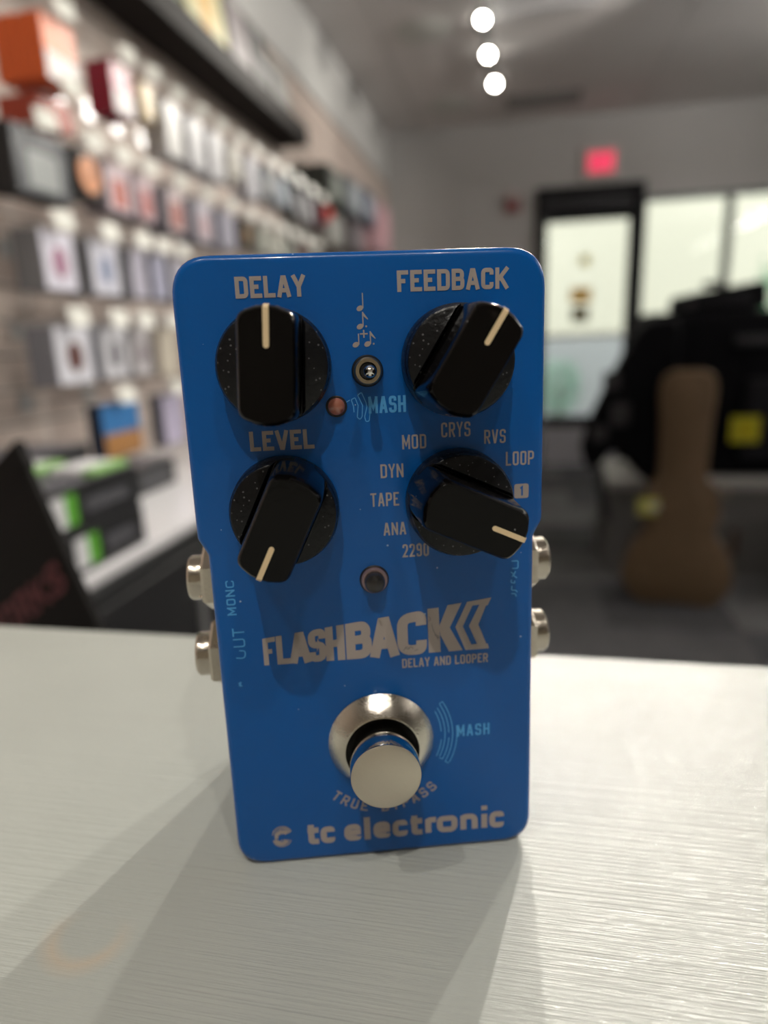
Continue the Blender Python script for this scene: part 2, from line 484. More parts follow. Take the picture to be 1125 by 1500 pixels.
# floor of carpet tiles
fl = thing('floor', 'floor of mottled dark grey carpet tiles', None); fl['kind'] = 'structure'
if 'category' in fl: del fl['category']
obj('floor_slab', B(XL - 0.12, XR + 0.1, YF - 0.1, YB + 0.12, ZF - 0.08, ZF - 0.006), mat('floor_slab', (0.03, 0.03, 0.03), 0.9), fl)
tile_m = [mat('carpet_tile_%d' % i, c, 0.95, var=(7, .35), bump=(300, 0.6)) for i, c in enumerate([(0.050, 0.050, 0.054), (0.080, 0.080, 0.085), (0.125, 0.125, 0.128), (0.062, 0.063, 0.070)])]
tile_me = []
for m in tile_m:
    bm = B(0.002, 0.498, 0.002, 0.498, -0.006, 0, 0.002)
    me = bpy.data.meshes.new('carpet_tile'); bm.to_mesh(me); bm.free(); me.materials.append(m); tile_me.append(me)
random.seed(5)
for i in range(9):
    for j in range(17):
        o = new_obj('carpet_tile', random.choice(tile_me), None, fl)
        o.location = (XL + i * 0.5 + (0.0), -2.5 + j * 0.5, ZF)
obj('floor_edge', B(XL + 4.5, XR, YF, YB, ZF - 0.006, ZF - 0.0005), tile_m[0], fl)

# ---- door and windows
M_alu = mat('dark_bronze_frame', (0.008, 0.008, 0.010), 0.6, metal=0.0, spec=.2)
M_mull = mat('grey_green_mullion', (0.12, 0.13, 0.12), 0.5, metal=0.3)
M_paleal = mat('brushed_aluminium', (0.62, 0.61, 0.66), 0.35, metal=0.6)
M_glass = bpy.data.materials.new('window_glass'); M_glass.use_nodes = True
def build_glass(m):
    n = m.node_tree.nodes; l = m.node_tree.links
    for x in list(n): n.remove(x)
    o = n.new('ShaderNodeOutputMaterial'); t = n.new('ShaderNodeBsdfTransparent'); g = n.new('ShaderNodeBsdfGlossy')
    t.inputs[0].default_value = (0.93, 0.95, 0.93, 1); g.inputs['Roughness'].default_value = 0.02
    f = n.new('ShaderNodeFresnel'); f.inputs[0].default_value = 1.45; mx = n.new('ShaderNodeMixShader')
    l.new(f.outputs[0], mx.inputs[0]); l.new(t.outputs[0], mx.inputs[1]); l.new(g.outputs[0], mx.inputs[2]); l.new(mx.outputs[0], o.inputs[0])
build_glass(M_glass)
dr = thing('door_1', 'black framed glass entrance door with transom', None, (0, YB, 0)); dr['kind'] = 'structure'
if 'category' in dr: del dr['category']
def fr(bm, x0, x1, z0, z1, y0=-0.03, y1=0.10): box(bm, x0, x1, y0, y1, z0, z1)
bm = bmesh.new()
fr(bm, 0.16, 0.225, ZF, 1.27, -.05, .12); fr(bm, 0.955, 1.02, ZF, 1.27, -.05, .12); fr(bm, 0.225, 0.955, 1.21, 1.27, -.05, .12)
fr(bm, 0.225, 0.955, 1.06, 1.12)
obj('door_frame', bm, M_alu, dr)
obj('transom_panel', B(0.225, 0.955, 0.03, 0.05, 1.12, 1.21), mat('smoked_transom', (0.025, 0.025, 0.03), 0.4), dr)
bm = bmesh.new()
box(bm, 0.23, 0.262, 0, .05, ZF + .01, 1.055); box(bm, 0.915, 0.95, 0, .05, ZF + .01, 1.055); box(bm, 0.262, 0.915, 0, .05, 1.01, 1.055)
obj('door_leaf', bm, M_alu, dr)
obj('door_glass', B(0.262, 0.915, 0.02, 0.026, -0.60, 1.01), M_glass, dr)
obj('push_bar', B(0.255, 0.92, -0.05, -0.02, 0.07, 0.105, 0.008), mat('pale_push_bar', (0.75, 0.75, 0.72), .4), dr)
obj('kick_plate', B(0.262, 0.915, 0.0, .05, -0.70, -0.60), M_alu, dr)
obj('bottom_rail', B(0.262, 0.915, 0.005, .045, ZF + .01, -0.70), M_paleal, dr)
for i, (x0, x1) in enumerate([(1.02, 1.68), (1.68, 2.5), (2.5, 3.35)]):
    wd = thing('window_%d' % (i + 1), 'tall shop window pane in a grey frame', None, (0, YB, 0)); wd['kind'] = 'structure'
    if 'category' in wd: del wd['category']
    bm = bmesh.new(); t = .022
    box(bm, x0, x0 + t, -.01, .11, -.95, 1.16); box(bm, x1 - t, x1, -.01, .11, -.95, 1.16); box(bm, x0 + t, x1 - t, -.01, .11, 1.13, 1.16); box(bm, x0 + t, x1 - t, -.01, .11, -.95, -.90)
    obj('window_frame', bm, M_mull, wd)
    obj('pane', B(x0 + t, x1 - t, .05, .056, -.90, 1.13), M_glass, wd)

# ---- outside
tag(obj('pavement', B(-6, 14, YB + .12, 16, ZF - .1, ZF - .02), mat('concrete_pavement', (0.74, 0.73, 0.76), 0.9, var=(2, .06))), kind='structure')
ob = thing('shop_building', 'cream rendered building across the pavement outside the glass door', 'building', (0, 10.3, 0))
obj('wall', B(-5, 12, 0, .3, ZF - .02, 4.5), mat('cream_render', (0.84, 0.79, 0.64), 0.9, var=(1, .05)), ob)
obj('plinth', B(-5, 12, -.06, 0, ZF - .02, .06), mat('pale_plinth', (0.46, 0.46, 0.46), 0.9), ob)
obj('coping', B(-5, 12, -.1, .35, 4.5, 4.6), mat('coping', (0.5, 0.48, 0.42), 0.8), ob)
def bush(name, label, loc, rx, rz, col):
    t = thing(name, label, 'shrub', loc)
    rnd = random.Random(name + label)
    bm = bmesh.new()
    for i in range(900):
        a = rnd.uniform(0, 2 * pi); u = rnd.uniform(-1, 1); r = rnd.uniform(.55, 1)
        s = math.sqrt(1 - u * u)
        p = Vector((rx * r * s * cos(a), rx * r * s * sin(a), rz + rz * r * u))
        d = Vector((rnd.uniform(-1, 1), rnd.uniform(-1, 1), rnd.uniform(-.3, 1))).normalized(); e = d.cross(Vector((rnd.uniform(-1, 1), rnd.uniform(-1, 1), 1))).normalized()
        l_ = rnd.uniform(.05, .1)
        vs = [bm.verts.new(p), bm.verts.new(p + d * l_ * .5 + e * l_ * .25), bm.verts.new(p + d * l_), bm.verts.new(p + d * l_ * .5 - e * l_ * .25)]
        bm.faces.new(vs)
    f = obj('foliage', bm, mat('shrub_green_' + name, col, 0.7), t); f['kind'] = 'stuff'
    bm = bmesh.new(); lathe(bm, [(.05, 0), (.03, -.5)], 10); bmesh.ops.rotate(bm, verts=bm.verts, cent=(0, 0, 0), matrix=Matrix.Rotation(radians(90), 3, 'X')); obj('stem', bm, mat('bark', (.15, .1, .07), .9), t)
bush('clipped_shrub', 'green shrub outside the window at the right edge', (2.95, 8.6, ZF - .02), .42, 1.0, (0.10, 0.42, 0.20))
bush('low_shrub', 'low pale green shrub outside the lower part of the glass door', (0.62, 9.75, ZF - .02), .30, .42, (0.34, 0.50, 0.40))

# ---- counter
ct = thing('counter', 'white brush-painted wooden counter top the blue pedal stands on', 'counter', (0, 0, 0))
obj('counter_top', B(-1.0, 1.2, -0.75, 0.0985, -0.038, 0, 0.0012), M_counter, ct)
obj('counter_base', B(-.95, 1.15, -0.55, 0.06, ZF, -0.038), mat('counter_base_paint', (0.5, 0.5, 0.48), 0.6), ct)

# ---- exit sign, alarm
def translucent(name, col):
    m = bpy.data.materials.new(name); m.use_nodes = True
    n = m.node_tree.nodes; l = m.node_tree.links; b = n['Principled BSDF']; b.inputs['Base Color'].default_value = (*col, 1)
    t = n.new('ShaderNodeBsdfTranslucent'); t.inputs[0].default_value = (*col, 1); mx = n.new('ShaderNodeMixShader'); mx.inputs[0].default_value = .75
    l.new(b.outputs[0], mx.inputs[1]); l.new(t.outputs[0], mx.inputs[2]); l.new(mx.outputs[0], n['Material Output'].inputs[0])
    return m
M_red = mat('lit_red_letters', (0.8, 0.05, 0.1), 0.5, emis=(1.0, 0.06, 0.16), es=0.75)
M_redface = mat('lit_red_diffuser', (0.7, 0.1, 0.14), 0.5, emis=(1.0, 0.09, 0.18), es=0.22)
M_whitepl = mat('white_plastic', (0.62, 0.61, 0.56), 0.5)
ex = thing('exit_sign', 'lit red EXIT sign on the grey wall over the door', 'sign', (0.665, YB, 1.32))
obj('housing', B(-.135, .135, -.05, 0, 0, .22, .006), M_whitepl, ex)
obj('diffuser', B(-.105, .105, -.054, -.049, .03, .19), M_redface, ex)
fx = flat_mesh('lettering', text_quads('EXIT', -96, 96, 42, 178, 28, 8, gap=.35), -56, M_red, ex)
al = thing('fire_alarm_strobe', 'small red fire alarm with white strobe dome on the back wall', 'alarm', (-0.03, YB, 1.13))
obj('base_box', B(-.06, .06, -.04, 0, -.02, .10, .008), mat('alarm_red', (0.26, 0.045, 0.045), 0.5), al)
bm = bmesh.new(); lathe(bm, [(.05, 0), (.048, .02), (.03, .045), (.005, .055)], 20, Matrix.Translation((0, -.04, .10)))
obj('strobe_dome', bm, mat('strobe_white', (0.6, 0.52, 0.52), 0.3), al, True)

# ---- stickers on the door glass
for nm, lb, x, zz, s_, c in [('round_sticker', 'small round yellow sticker highest on the glass door', .575, .70, .045, (0.85, 0.76, 0.35))]:
    bm = bmesh.new(); lathe(bm, [(s_, 0), (s_, .002)], 24)
    tag(obj(nm, bm, translucent('sticker_yellow', c), loc=(x, YB + .019, zz)), lb, 'sticker')
bm = B(-.085, .085, -.002, 0, -.06, .06, .0)
tag(obj('paper_notice', bm, translucent('notice_orange', (0.85, 0.62, 0.20)), loc=(.55, YB + .019, .42)), 'orange-yellow paper notice in the middle of the glass door', 'notice')
bm = B(-.07, .07, -.03, 0, -.06, .06, .005)
tag(obj('door_sign_box', bm, mat('olive_box', (0.12, 0.085, 0.01), .5), loc=(.548, YB + .019, .265)), 'dark olive square box on the glass door below the orange notice', 'box')

# ---- ceiling fittings
def track_head(name, label, x, y, zt, watts, aim, group=None):
    p = Vector((x, y, zt)); d = (Vector(aim) - p).normalized()
    t = thing(name, label, 'light', (x, y, zt), (0, 0, 0), group)
    rot = d.to_track_quat('Y', 'Z').to_matrix().to_4x4()     # local +Y is the beam
    rot = rot @ Matrix.Rotation(pi, 4, 'Z')                    # lathe grows along -Y
    bm = bmesh.new(); lathe(bm, [(.028, -.09), (.045, -.075), (.05, 0.0), (.05, .012), (.042, .012), (.021, -.004)], 24, rot, cap=False)
    obj('lamp_shade', bm, mat('lamp_black', (0.05, 0.05, 0.05), .4), t, True)
    bm = bmesh.new(); lathe(bm, [(.021, -.006), (.021, -.002)], 24, rot)
    obj('lens', bm, mat('lit_lens', (1, 1, 1), .5, emis=(1.0, .96, .86), es=LAMP_W), t)
    obj('stem', B(-.008, .008, -.008, .008, 0.03, ZC - .014 - zt), mat('lamp_black', (0.05, 0.05, 0.05), .4), t)
    ld = bpy.data.lights.new(name + '_beam', 'SPOT'); ld.energy = watts; ld.spot_size = radians(58 if aim[0] < -1 else 80); ld.spot_blend = .8
    ld.shadow_soft_size = .016; ld.color = (1.0, .95, .86)
    lo = bpy.data.objects.new(name + '_beam', ld); COL.objects.link(lo); lo.parent = t
    lo.location = d * .03; lo.rotation_euler = d.to_track_quat('-Z', 'Y').to_euler()
    return t
ORD = ['nearest', 'middle', 'farthest']
for i, s in enumerate(SPOTS):
    if i < 3:
        lb = ['lit track spotlight on the ceiling, top one of the three in view', 'lit track spotlight on the ceiling, middle of the three in view', 'lit track spotlight on the ceiling, lowest of the three in view'][i]
    else:
        lb = ['track spotlight above and behind the pedal, over the aisle', 'track spotlight to the right above the aisle', 'track spotlight behind the camera on the left', 'track spotlight behind the camera in the centre', 'track spotlight behind the camera on the right', 'added unseen spotlight brightening the back wall', 'added unseen spotlight brightening the far upper left wall', 'added unseen spotlight brightening the middle of the left slatwall', 'added unseen spotlight brightening the far end of the left slatwall', 'added unseen spotlight raking the near end of the left slatwall'][i - 3]
    track_head('track_spotlight', lb, *s[:3], s[3], s[4], 'ceiling track spotlights')
tag(obj('light_track', B(-.20, -.14, 3.5, 4.95, ZC - .018, ZC - .001), mat('track_grey', (0.30, 0.29, 0.28), .5)), 'thin grey track carrying the three lit spotlights', 'light track')
def pendant(x, y, z0, watts, lb):  # pendant-shaped fill light, added out of view to light the ceiling
    t = thing('added_fill_pendant', lb, 'light', (x, y, z0))
    obj('housing', B(-.04, .04, -.7, .7, -.03, .03, .004), M_whitepl, t)
    em = mat('fill_diffuser_%d' % watts, (1, 1, 1), .5, emis=(1, .965, .91), es=watts)
    obj('diffuser', B(-.034, .034, -.69, .69, -.034, -.030), mat('fill_lower_diffuser_%d' % watts, (1, 1, 1), .5, emis=(1, .965, .91), es=watts * .12), t)
    obj('added_uplight', B(-.034, .034, -.69, .69, .030, .034), em, t)
    for yy in (-.5, .5):
        obj('cable', B(-.002, .002, yy - .002, yy + .002, .034, ZC - z0 - .002), M_whitepl, t)
for q, lb in zip(FILL_PENDANTS, ('added unseen fill light far to the right near the back', 'added unseen fill light far to the right beside the counter', 'added unseen fill light behind the camera')):
    pendant(*q, lb)
t = thing('ceiling_vent', 'square grey ceiling vent near the back wall right of the spotlights', 'vent', (.19, 5.53, ZC))
obj('frame', B(-.27, .27, -.13, .13, -.016, -.001), mat('vent_grey', (0.22, 0.215, 0.21), .6), t)
for k in range(5):
    obj('slat', B(-.25, .25, -.115 + k * .048, -.09 + k * .048, -.022, -.016), mat('vent_slat', (0.28, 0.27, 0.265), .6), t)
t = thing('air_diffuser', 'pale ceiling diffuser at the top edge of the picture right of the spotlights', 'vent', (.14, 3.86, ZC))
obj('frame', B(-.27, .27, -.27, .27, -.014, -.001), mat('diffuser_white', (0.62, 0.61, 0.62), .6), t)
for k in range(5):
    obj('slat', B(-.24, .24, -.235 + k * .1, -.18 + k * .1, -.02, -.014), mat('diffuser_white', (0.62, 0.61, 0.62), .6), t)
for i, (x, y) in enumerate([(-.52, 4.17), (-.49, 5.45)]):  # two flat pale discs under the ceiling
    bm = bmesh.new(); lathe(bm, [(.16, 0), (.16, .004), (.135, .010), (.005, .010)], 32, Matrix.Rotation(radians(90), 4, 'X'))
    t = thing('pale_ceiling_disc', ['pale round disc on the ceiling nearer the camera', 'pale round disc on the ceiling nearer the back wall'][i], 'light', (x, y, ZC - .001))
    obj('disc_plate', bm, mat('pale_disc_finish', (0.62, 0.63, 0.60), .5), t, True)

# ================================================================== LEFT WALL STOCK
# dark ledge with cases standing on it
lg = thing('wall_ledge', 'long dark brown display ledge high on the left wall', 'shelf', (0, 0, 0))
obj('shelf_board', B(XL, -.945, 1.15, 3.18, 1.000, 1.062, .004), mat('dark_brown_wood', (0.010, 0.007, 0.006), .75, var=(6, .3), spec=.2), lg)
obj('lip', B(-.957, -.943, 1.15, 3.18, 1.0, 1.078, .002), MATS['dark_brown_wood'], lg)
led_items = [('green', 1.62, 2.07, .30, (0.20, 0.27, 0.16), 'dull green framed print on the dark ledge, left of the yellow one'),
             ('yellow', 2.10, 2.42, .30, (0.62, 0.58, 0.30), 'pale yellow framed print with an orange figure on the dark ledge'),
             ('mauve', 2.45, 2.66, .27, (0.24, 0.21, 0.22), 'mauve grey framed print on the dark ledge, right of the yellow one'),
             ('dark', 2.68, 2.86, .27, (0.20, 0.20, 0.20), 'grey framed print with a black top corner on the dark ledge'),
             ('pale', 2.88, 3.10, .22, (0.27, 0.27, 0.26), 'light grey framed print at the far end of the dark ledge')]
for nm, y0, y1, h, c, lb in led_items:
    t = thing('framed_print', lb, 'picture', (-.985, (y0 + y1) / 2, 1.062), (0, radians(-7), 0))
    hw = (y1 - y0) / 2
    obj('frame', B(-.012, 0, -hw, hw, 0, h, .002), mat('frame_' + nm, tuple(v * .8 for v in c), .5), t)
    obj('print', B(0, .002, -hw + .012, hw - .012, .012, h - .012), mat('print_' + nm, c, .5, var=(9, .25)), t)
    if nm == 'yellow':
        bm = bmesh.new(); loft(bm, [[(xx, a * .06 * cos(q), .15 + .10 * sin(q)) for q in [i * pi / 10 for i in range(20)]] for xx, a in ((.0022, 1), (.0034, 1))])
        obj('orange_figure', bm, mat('orange_ink', (0.70, 0.42, 0.10), .5), t)
    if nm == 'dark':
        obj('black_corner', B(.0022, .0034, hw - .09, hw - .014, h - .08, h - .014), M_hole, t)

PK = {}
def pack_mesh(key, wd, ht, th, m):
    if key not in PK:
        bm = B(-th, 0, 0, wd, -ht, 0, min(.0015, th * .3))
        me = bpy.data.meshes.new('package'); bm.to_mesh(me); bm.free(); me.materials.append(m); PK[key] = me
    return PK[key]
M_tag = mat('price_tag_white', (0.86, 0.86, 0.80), .45)
M_wire = mat('hook_wire', (0.55, 0.55, 0.56), .35, metal=.8)
rod_me = None
SIDE = ['first', 'second', 'third', 'fourth', 'fifth', 'sixth', 'seventh', 'eighth', 'ninth', 'tenth', 'eleventh', 'twelfth', 'thirteenth', 'fourteenth', 'fifteenth', 'sixteenth', 'seventeenth', 'eighteenth']
ROW = ['top', 'second', 'third', 'fourth', 'lowest']
hook_proto = None
def hook(y, zz, lb):
    global hook_proto
    if hook_proto is None:
        hook_proto = thing('peg_hook', lb, 'hook', (XL, y, zz), group='tagged peg hooks on the left slatwall')
        obj('rod', B(0, .262, -.003, .003, -.003, .003), M_wire, hook_proto)
        obj('back_plate', B(0, .004, -.02, .02, -.03, .012), M_wire, hook_proto)
        bm = B(0, .002, -.021, .021, -.014, .024, .0)
        bmesh.ops.rotate(bm, verts=bm.verts, cent=(0, 0, 0), matrix=Matrix.Rotation(radians(-18), 3, 'Y'))
        bmesh.ops.rotate(bm, verts=bm.verts, cent=(0, 0, 0), matrix=Matrix.Rotation(radians(-22), 3, 'Z'))
        bmesh.ops.translate(bm, verts=bm.verts, vec=(.263, 0, 0))
        obj('price_tag', bm, M_tag, hook_proto)
    else:
        o = copy_tree(hook_proto); o.location = (XL, y, zz); o['label'] = lb

def stack(row, idx, y0, zt, wd, ht, n, colname, side_c, face_c, ink, ink_kind, depth=.062, front=-.85, noun='string pack'):
    if colname == 'orange': depth = .105
    if row == 4: depth = .035
    th = depth / n
    ms = mat('pack_side_' + colname, side_c, .5); mf = mat('pack_face_' + colname, face_c, .4)
    where = '%s stack, %s hook row' % (SIDE[idx], ROW[row])
    for k in range(n):
        f = (k == n - 1)
        me = pack_mesh((colname, wd, ht, round(th, 4), f), wd, ht, th * .93, ms)
        rx = front - (n - 1 - k) * th
        if f:
            t = thing('string_pack', ('%s %s, front one of the %s' % (colname, noun, where)), 'package', (rx, y0, zt), group='packs hanging on the left slatwall')
            o = new_obj('carton', me, None, t)
            obj('front_label', B(0.0, .0012, .003, wd - .003, -ht + .003, -.003), mf, t)
            if ink:
                mi = mat('pack_ink_' + colname + ink_kind, ink, .45)
                if ink_kind == 'oval':
                    bm = bmesh.new()
                    loft(bm, [[(xx, wd / 2 + wd * .21 * cos(q), -ht * .52 + ht * .26 * sin(q)) for q in [i * pi / 10 for i in range(20)]] for xx in (.0012, .0022)])
                    obj('printed_oval', bm, mi, t)
                elif ink_kind == 'disc':
                    bm = bmesh.new()
                    loft(bm, [[(xx, wd / 2 + wd * .47 * cos(q), -ht * .5 + wd * .47 * sin(q)) for q in [i * pi / 12 for i in range(24)]] for xx in (.0012, .004)])
                    obj('printed_disc', bm, mi, t)
                    bm = bmesh.new()
                    loft(bm, [[(xx, wd / 2 + .006 * cos(q), -ht * .5 + .006 * sin(q)) for q in [i * pi / 6 for i in range(12)]] for xx in (.004, .005)])
                    obj('disc_hole', bm, M_hole, t)
                elif ink_kind == 'block':
                    obj('printed_block', B(.0012, .0022, wd * .22, wd * .78, -ht * .88, -ht * .32), mi, t)
                elif ink_kind == 'lower':
                    obj('printed_band', B(.0012, .0022, .003, wd - .003, -ht + .003, -ht * .55), mi, t)
        else:
            o = new_obj('string_pack', me, None)
            o.location = (rx, y0 + (0.0012 if k % 2 else 0), zt - (.0008 if k % 2 else 0))
            tag(o, '%s %s, %s from the front, %s' % (colname, noun, SIDE[n - 1 - k], where), 'package', 'packs hanging on the left slatwall')
    hook(y0 + wd / 2, zt + .012, 'wire hook with white price tag over the %s %s' % (colname, where))

ORG = ((0.62, 0.10, 0.015), (0.78, 0.21, 0.08))
W1 = ((0.20, 0.20, 0.215), (0.66, 0.64, 0.70))
# row 0 (top)
r0 = [(1.150, .103, .112, 6, 'orange', ORG[0], ORG[1], (0.62, 0.58, 0.58), 'lower'),
      (1.372, .088, .105, 6, 'burgundy', (0.20, 0.008, 0.028), (0.48, 0.16, 0.23), (0.56, 0.50, 0.52), 'lower'),
      (1.500, .05, .08, 3, 'mustard', (0.45, 0.33, 0.14), (0.66, 0.48, 0.20), None, ''),
      (1.600, .09, .13, 3, 'off-white', (0.5, 0.5, 0.5), (0.56, 0.55, 0.54), None, ''),
      (1.730, .09, .13, 3, 'pearl grey', (0.5, 0.5, 0.52), (0.52, 0.52, 0.55), None, ''),
      (1.860, .09, .13, 3, 'white', (0.55, 0.55, 0.57), (0.60, 0.60, 0.63), None, ''),
      (2.000, .09, .10, 2, 'cream', (0.5, 0.48, 0.43), (0.54, 0.52, 0.47), None, ''),
      (2.140, .09, .13, 2, 'ice white', (0.55, 0.55, 0.6), (0.64, 0.64, 0.69), None, ''),
      (2.290, .09, .10, 2, 'slate', (0.12, 0.14, 0.15), (0.26, 0.29, 0.32), (0.6, 0.6, 0.6), 'block'),
      (2.440, .09, .10, 2, 'pale blue', (0.34, 0.38, 0.44), (0.45, 0.50, 0.56), None, ''),
      (2.590, .10, .11, 2, 'charcoal', (0.05, 0.055, 0.06), (0.11, 0.12, 0.13), (0.4, 0.4, 0.42), 'block'),
      (2.760, .10, .11, 2, 'silver grey', (0.34, 0.34, 0.36), (0.42, 0.42, 0.44), None, ''),
      (2.930, .10, .11, 2, 'dark plum', (0.05, 0.02, 0.03), (0.09, 0.03, 0.05), None, '')]
for i, a in enumerate(r0):
    stack(0, i, a[0], .722 if i < 3 else .715, a[1], a[2], a[3], *a[4:], )
# row 1
r1 = [(1.020, .155, .115, 3, 'black', (0.012, 0.012, 0.014), (0.035, 0.04, 0.05), (0.24, 0.26, 0.26), 'block'),
      (1.203, .078, .088, 2, 'black and orange', (0.01, 0.01, 0.01), (0.02, 0.015, 0.015), (0.62, 0.24, 0.09), 'disc'),
      (1.300, .100, .100, 3, 'pink', (0.28, 0.25, 0.28), (0.66, 0.53, 0.58), (0.48, 0.13, 0.10), 'block'),
      (1.418, .085, .100, 3, 'rose', (0.28, 0.25, 0.28), (0.62, 0.47, 0.52), (0.44, 0.12, 0.11), 'block'),
      (1.560, .100, .105, 3, 'blush', (0.14, 0.14, 0.17), (0.66, 0.55, 0.58), (0.42, 0.12, 0.09), 'block'),
      (1.715, .110, .110, 3, 'lavender', (0.20, 0.20, 0.25), (0.62, 0.60, 0.68), (0.60, 0.42, 0.46), 'block'),
      (1.880, .110, .110, 2, 'lilac grey', (0.26, 0.26, 0.32), (0.42, 0.41, 0.50), None, ''),
      (2.040, .100, .085, 2, 'brown and black', (0.03, 0.025, 0.02), (0.06, 0.045, 0.03), (0.35, 0.20, 0.08), 'oval'),
      (2.190, .100, .085, 2, 'sage', (0.28, 0.29, 0.26), (0.44, 0.45, 0.40), None, ''),
      (2.340, .100, .085, 2, 'parchment', (0.5, 0.5, 0.45), (0.62, 0.62, 0.56), None, ''),
      (2.490, .100, .085, 2, 'moss grey', (0.16, 0.17, 0.15), (0.30, 0.31, 0.28), None, ''),
      (2.640, .100, .085, 2, 'maroon', (0.06, 0.03, 0.03), (0.14, 0.06, 0.06), None, ''),
      (2.790, .100, .085, 2, 'stone', (0.40, 0.40, 0.37), (0.48, 0.48, 0.45), None, '')]
for i, a in enumerate(r1):
    stack(1, i, a[0], .505, a[1], a[2], a[3], *a[4:])
# row 2
r2 = [(1.055, .100, .112, 6, 'violet white', W1[0], (0.68, 0.66, 0.76), (0.34, 0.15, 0.24), 'oval'),
      (1.205, .105, .112, 6, 'blue white', W1[0], (0.64, 0.64, 0.73), (0.24, 0.28, 0.42), 'oval'),
      (1.355, .070, .112, 4, 'grey violet', W1[0], (0.50, 0.48, 0.58), None, ''),
      (1.450, .070, .110, 4, 'dusk blue', (0.2, 0.2, 0.24), (0.44, 0.44, 0.58), None, ''),
      (1.545, .075, .110, 4, 'pale violet', W1[0], (0.56, 0.54, 0.64), None, '')]
for i, a in enumerate(r2):
    stack(2, i, a[0], .335, a[1], a[2], a[3], *a[4:])
# row 3
r3 = [(1.050, .118, .115, 6, 'pale grey', (0.22, 0.22, 0.25), (0.62, 0.62, 0.68), (0.10, 0.035, 0.03), 'oval'),
      (1.200, .100, .112, 5, 'ash grey', (0.25, 0.25, 0.28), (0.56, 0.56, 0.60), (0.16, 0.15, 0.17), 'oval'),
      (1.320, .080, .112, 4, 'warm grey', (0.3, 0.28, 0.28), (0.50, 0.48, 0.50), (0.22, 0.18, 0.20), 'oval'),
      (1.440, .100, .12, 3, 'wheat', (0.36, 0.31, 0.26), (0.60, 0.54, 0.45), None, '')]
for i, a in enumerate(r3):
    stack(3, i, a[0], .158, a[1], a[2], a[3], *a[4:])
# row 4
r4 = [(1.165, .150, .120, 3, 'blue', (0.008, 0.02, 0.05), (0.03, 0.16, 0.40), (0.36, 0.17, 0.05), 'lower'),
      (1.420, .110, .130, 4, 'lilac', (0.10, 0.10, 0.12), (0.46, 0.42, 0.56), None, '')]
for i, a in enumerate(r4):
    stack(4, i, a[0], -.005, a[1], a[2], a[3], *a[4:])
# darker second tier behind/below the orange stack
for k in range(3):
    o = obj('string_pack', B(-.028, 0, 0, .105, -.05, 0, .001), mat('red_orange_pack', (0.35, 0.045, 0.02), .5))
    o.location = (-.87 - k * .030, 1.14, .585)
    tag(o, ['front', 'middle', 'rearmost'][k] + ' red-orange pack in the short tier under the big orange packs', 'package', 'red-orange packs under the orange stack')
hook(1.19, .600, 'wire peg hook with white price tag over the red-orange tier')
# far end: hanging accessories
t = thing('red_ball_mallet', 'bright red ball hanging at the far end of the left wall', 'ball', (-.86, 3.10, .685))
bm = bmesh.new(); bmesh.ops.create_uvsphere(bm, u_segments=20, v_segments=12, radius=.036); obj('ball', bm, mat('bright_red', (0.68, 0.05, 0.03), .4), t, True)
obj('hanging_wire', B(-.23, 0, -.002, .002, .034, .038), M_wire, t)
far = [(3.35, .93, .16, .17, (0.03, 0.035, 0.03), (0.30, 0.33, 0.30), 'dark green hanging case with a grey roundel at the far left wall'),
       (3.75, .96, .16, .18, (0.20, 0.22, 0.24), (0.46, 0.50, 0.54), 'grey hanging case with a pale roundel at the far left wall'),
       (4.15, .98, .16, .18, (0.06, 0.07, 0.11), (0.40, 0.44, 0.50), 'navy hanging case with a pale roundel at the far left wall'),
       (3.30, .72, .16, .15, (0.30, 0.30, 0.28), (0.44, 0.44, 0.42), 'light grey hanging case below the dark green one'),
       (3.75, .75, .16, .17, (0.09, 0.07, 0.08), (0.30, 0.28, 0.30), 'brown black hanging case below the grey one'),
       (4.6, .98, .2, .30, (0.60, 0.38, 0.42), (0.72, 0.42, 0.46), 'pink hanging case last on the far left wall')]
for y, zt, wd, ht, c, c2, lb in far:
    t = thing('hanging_case', lb, 'case', (-.86, y, zt))
    obj('case_body', B(-.20, 0, -wd, wd, -ht, 0, .012), mat('far_case_%d' % int(y * 100 + zt * 10), c, .5), t)
    bm = bmesh.new(); loft(bm, [[(xx, wd * .6 * cos(q), -ht * .5 + ht * .36 * sin(q)) for q in [i * pi / 10 for i in range(20)]] for xx in (.0, .004)])
    obj('roundel', bm, mat('far_roundel_%d' % int(y * 100 + zt * 10), c2, .5), t)
    obj('hanger', B(-.23, -.10, -.004, .004, -.02, .02), M_wire, t)

# base cabinet under the slatwall
cb = thing('wall_cabinet', 'low black base cabinet with a white top along the left wall', 'cabinet', (0, 0, 0))
obj('cabinet_top', B(XL, -.56, .2, 3.6, -.22, -.20, .003), mat('white_laminate', (0.62, 0.61, 0.63), .22), cb)
obj('cabinet_body', B(XL, -.575, .2, 3.6, ZF, -.235), mat('black_laminate', (0.012, 0.012, 0.013), .45), cb)
obj('cabinet_edge', B(-.575, -.562, .2, 3.6, -.245, -.221), mat('black_edge_trim', (0.035, 0.036, 0.037), .35), cb)
for k in range(4):
    d = obj('door', B(-.575, -.562, .22 + k * .84, 1.04 + k * .84, ZF + .08, -.26, .003), mat('black_laminate', (0.012, 0.012, 0.013), .45), cb)
    obj('handle', B(-.562, -.548, .96 + k * .84, .972 + k * .84, -.46, -.34, .002), mat('hook_wire', (0.55, 0.55, 0.56), .35), d)

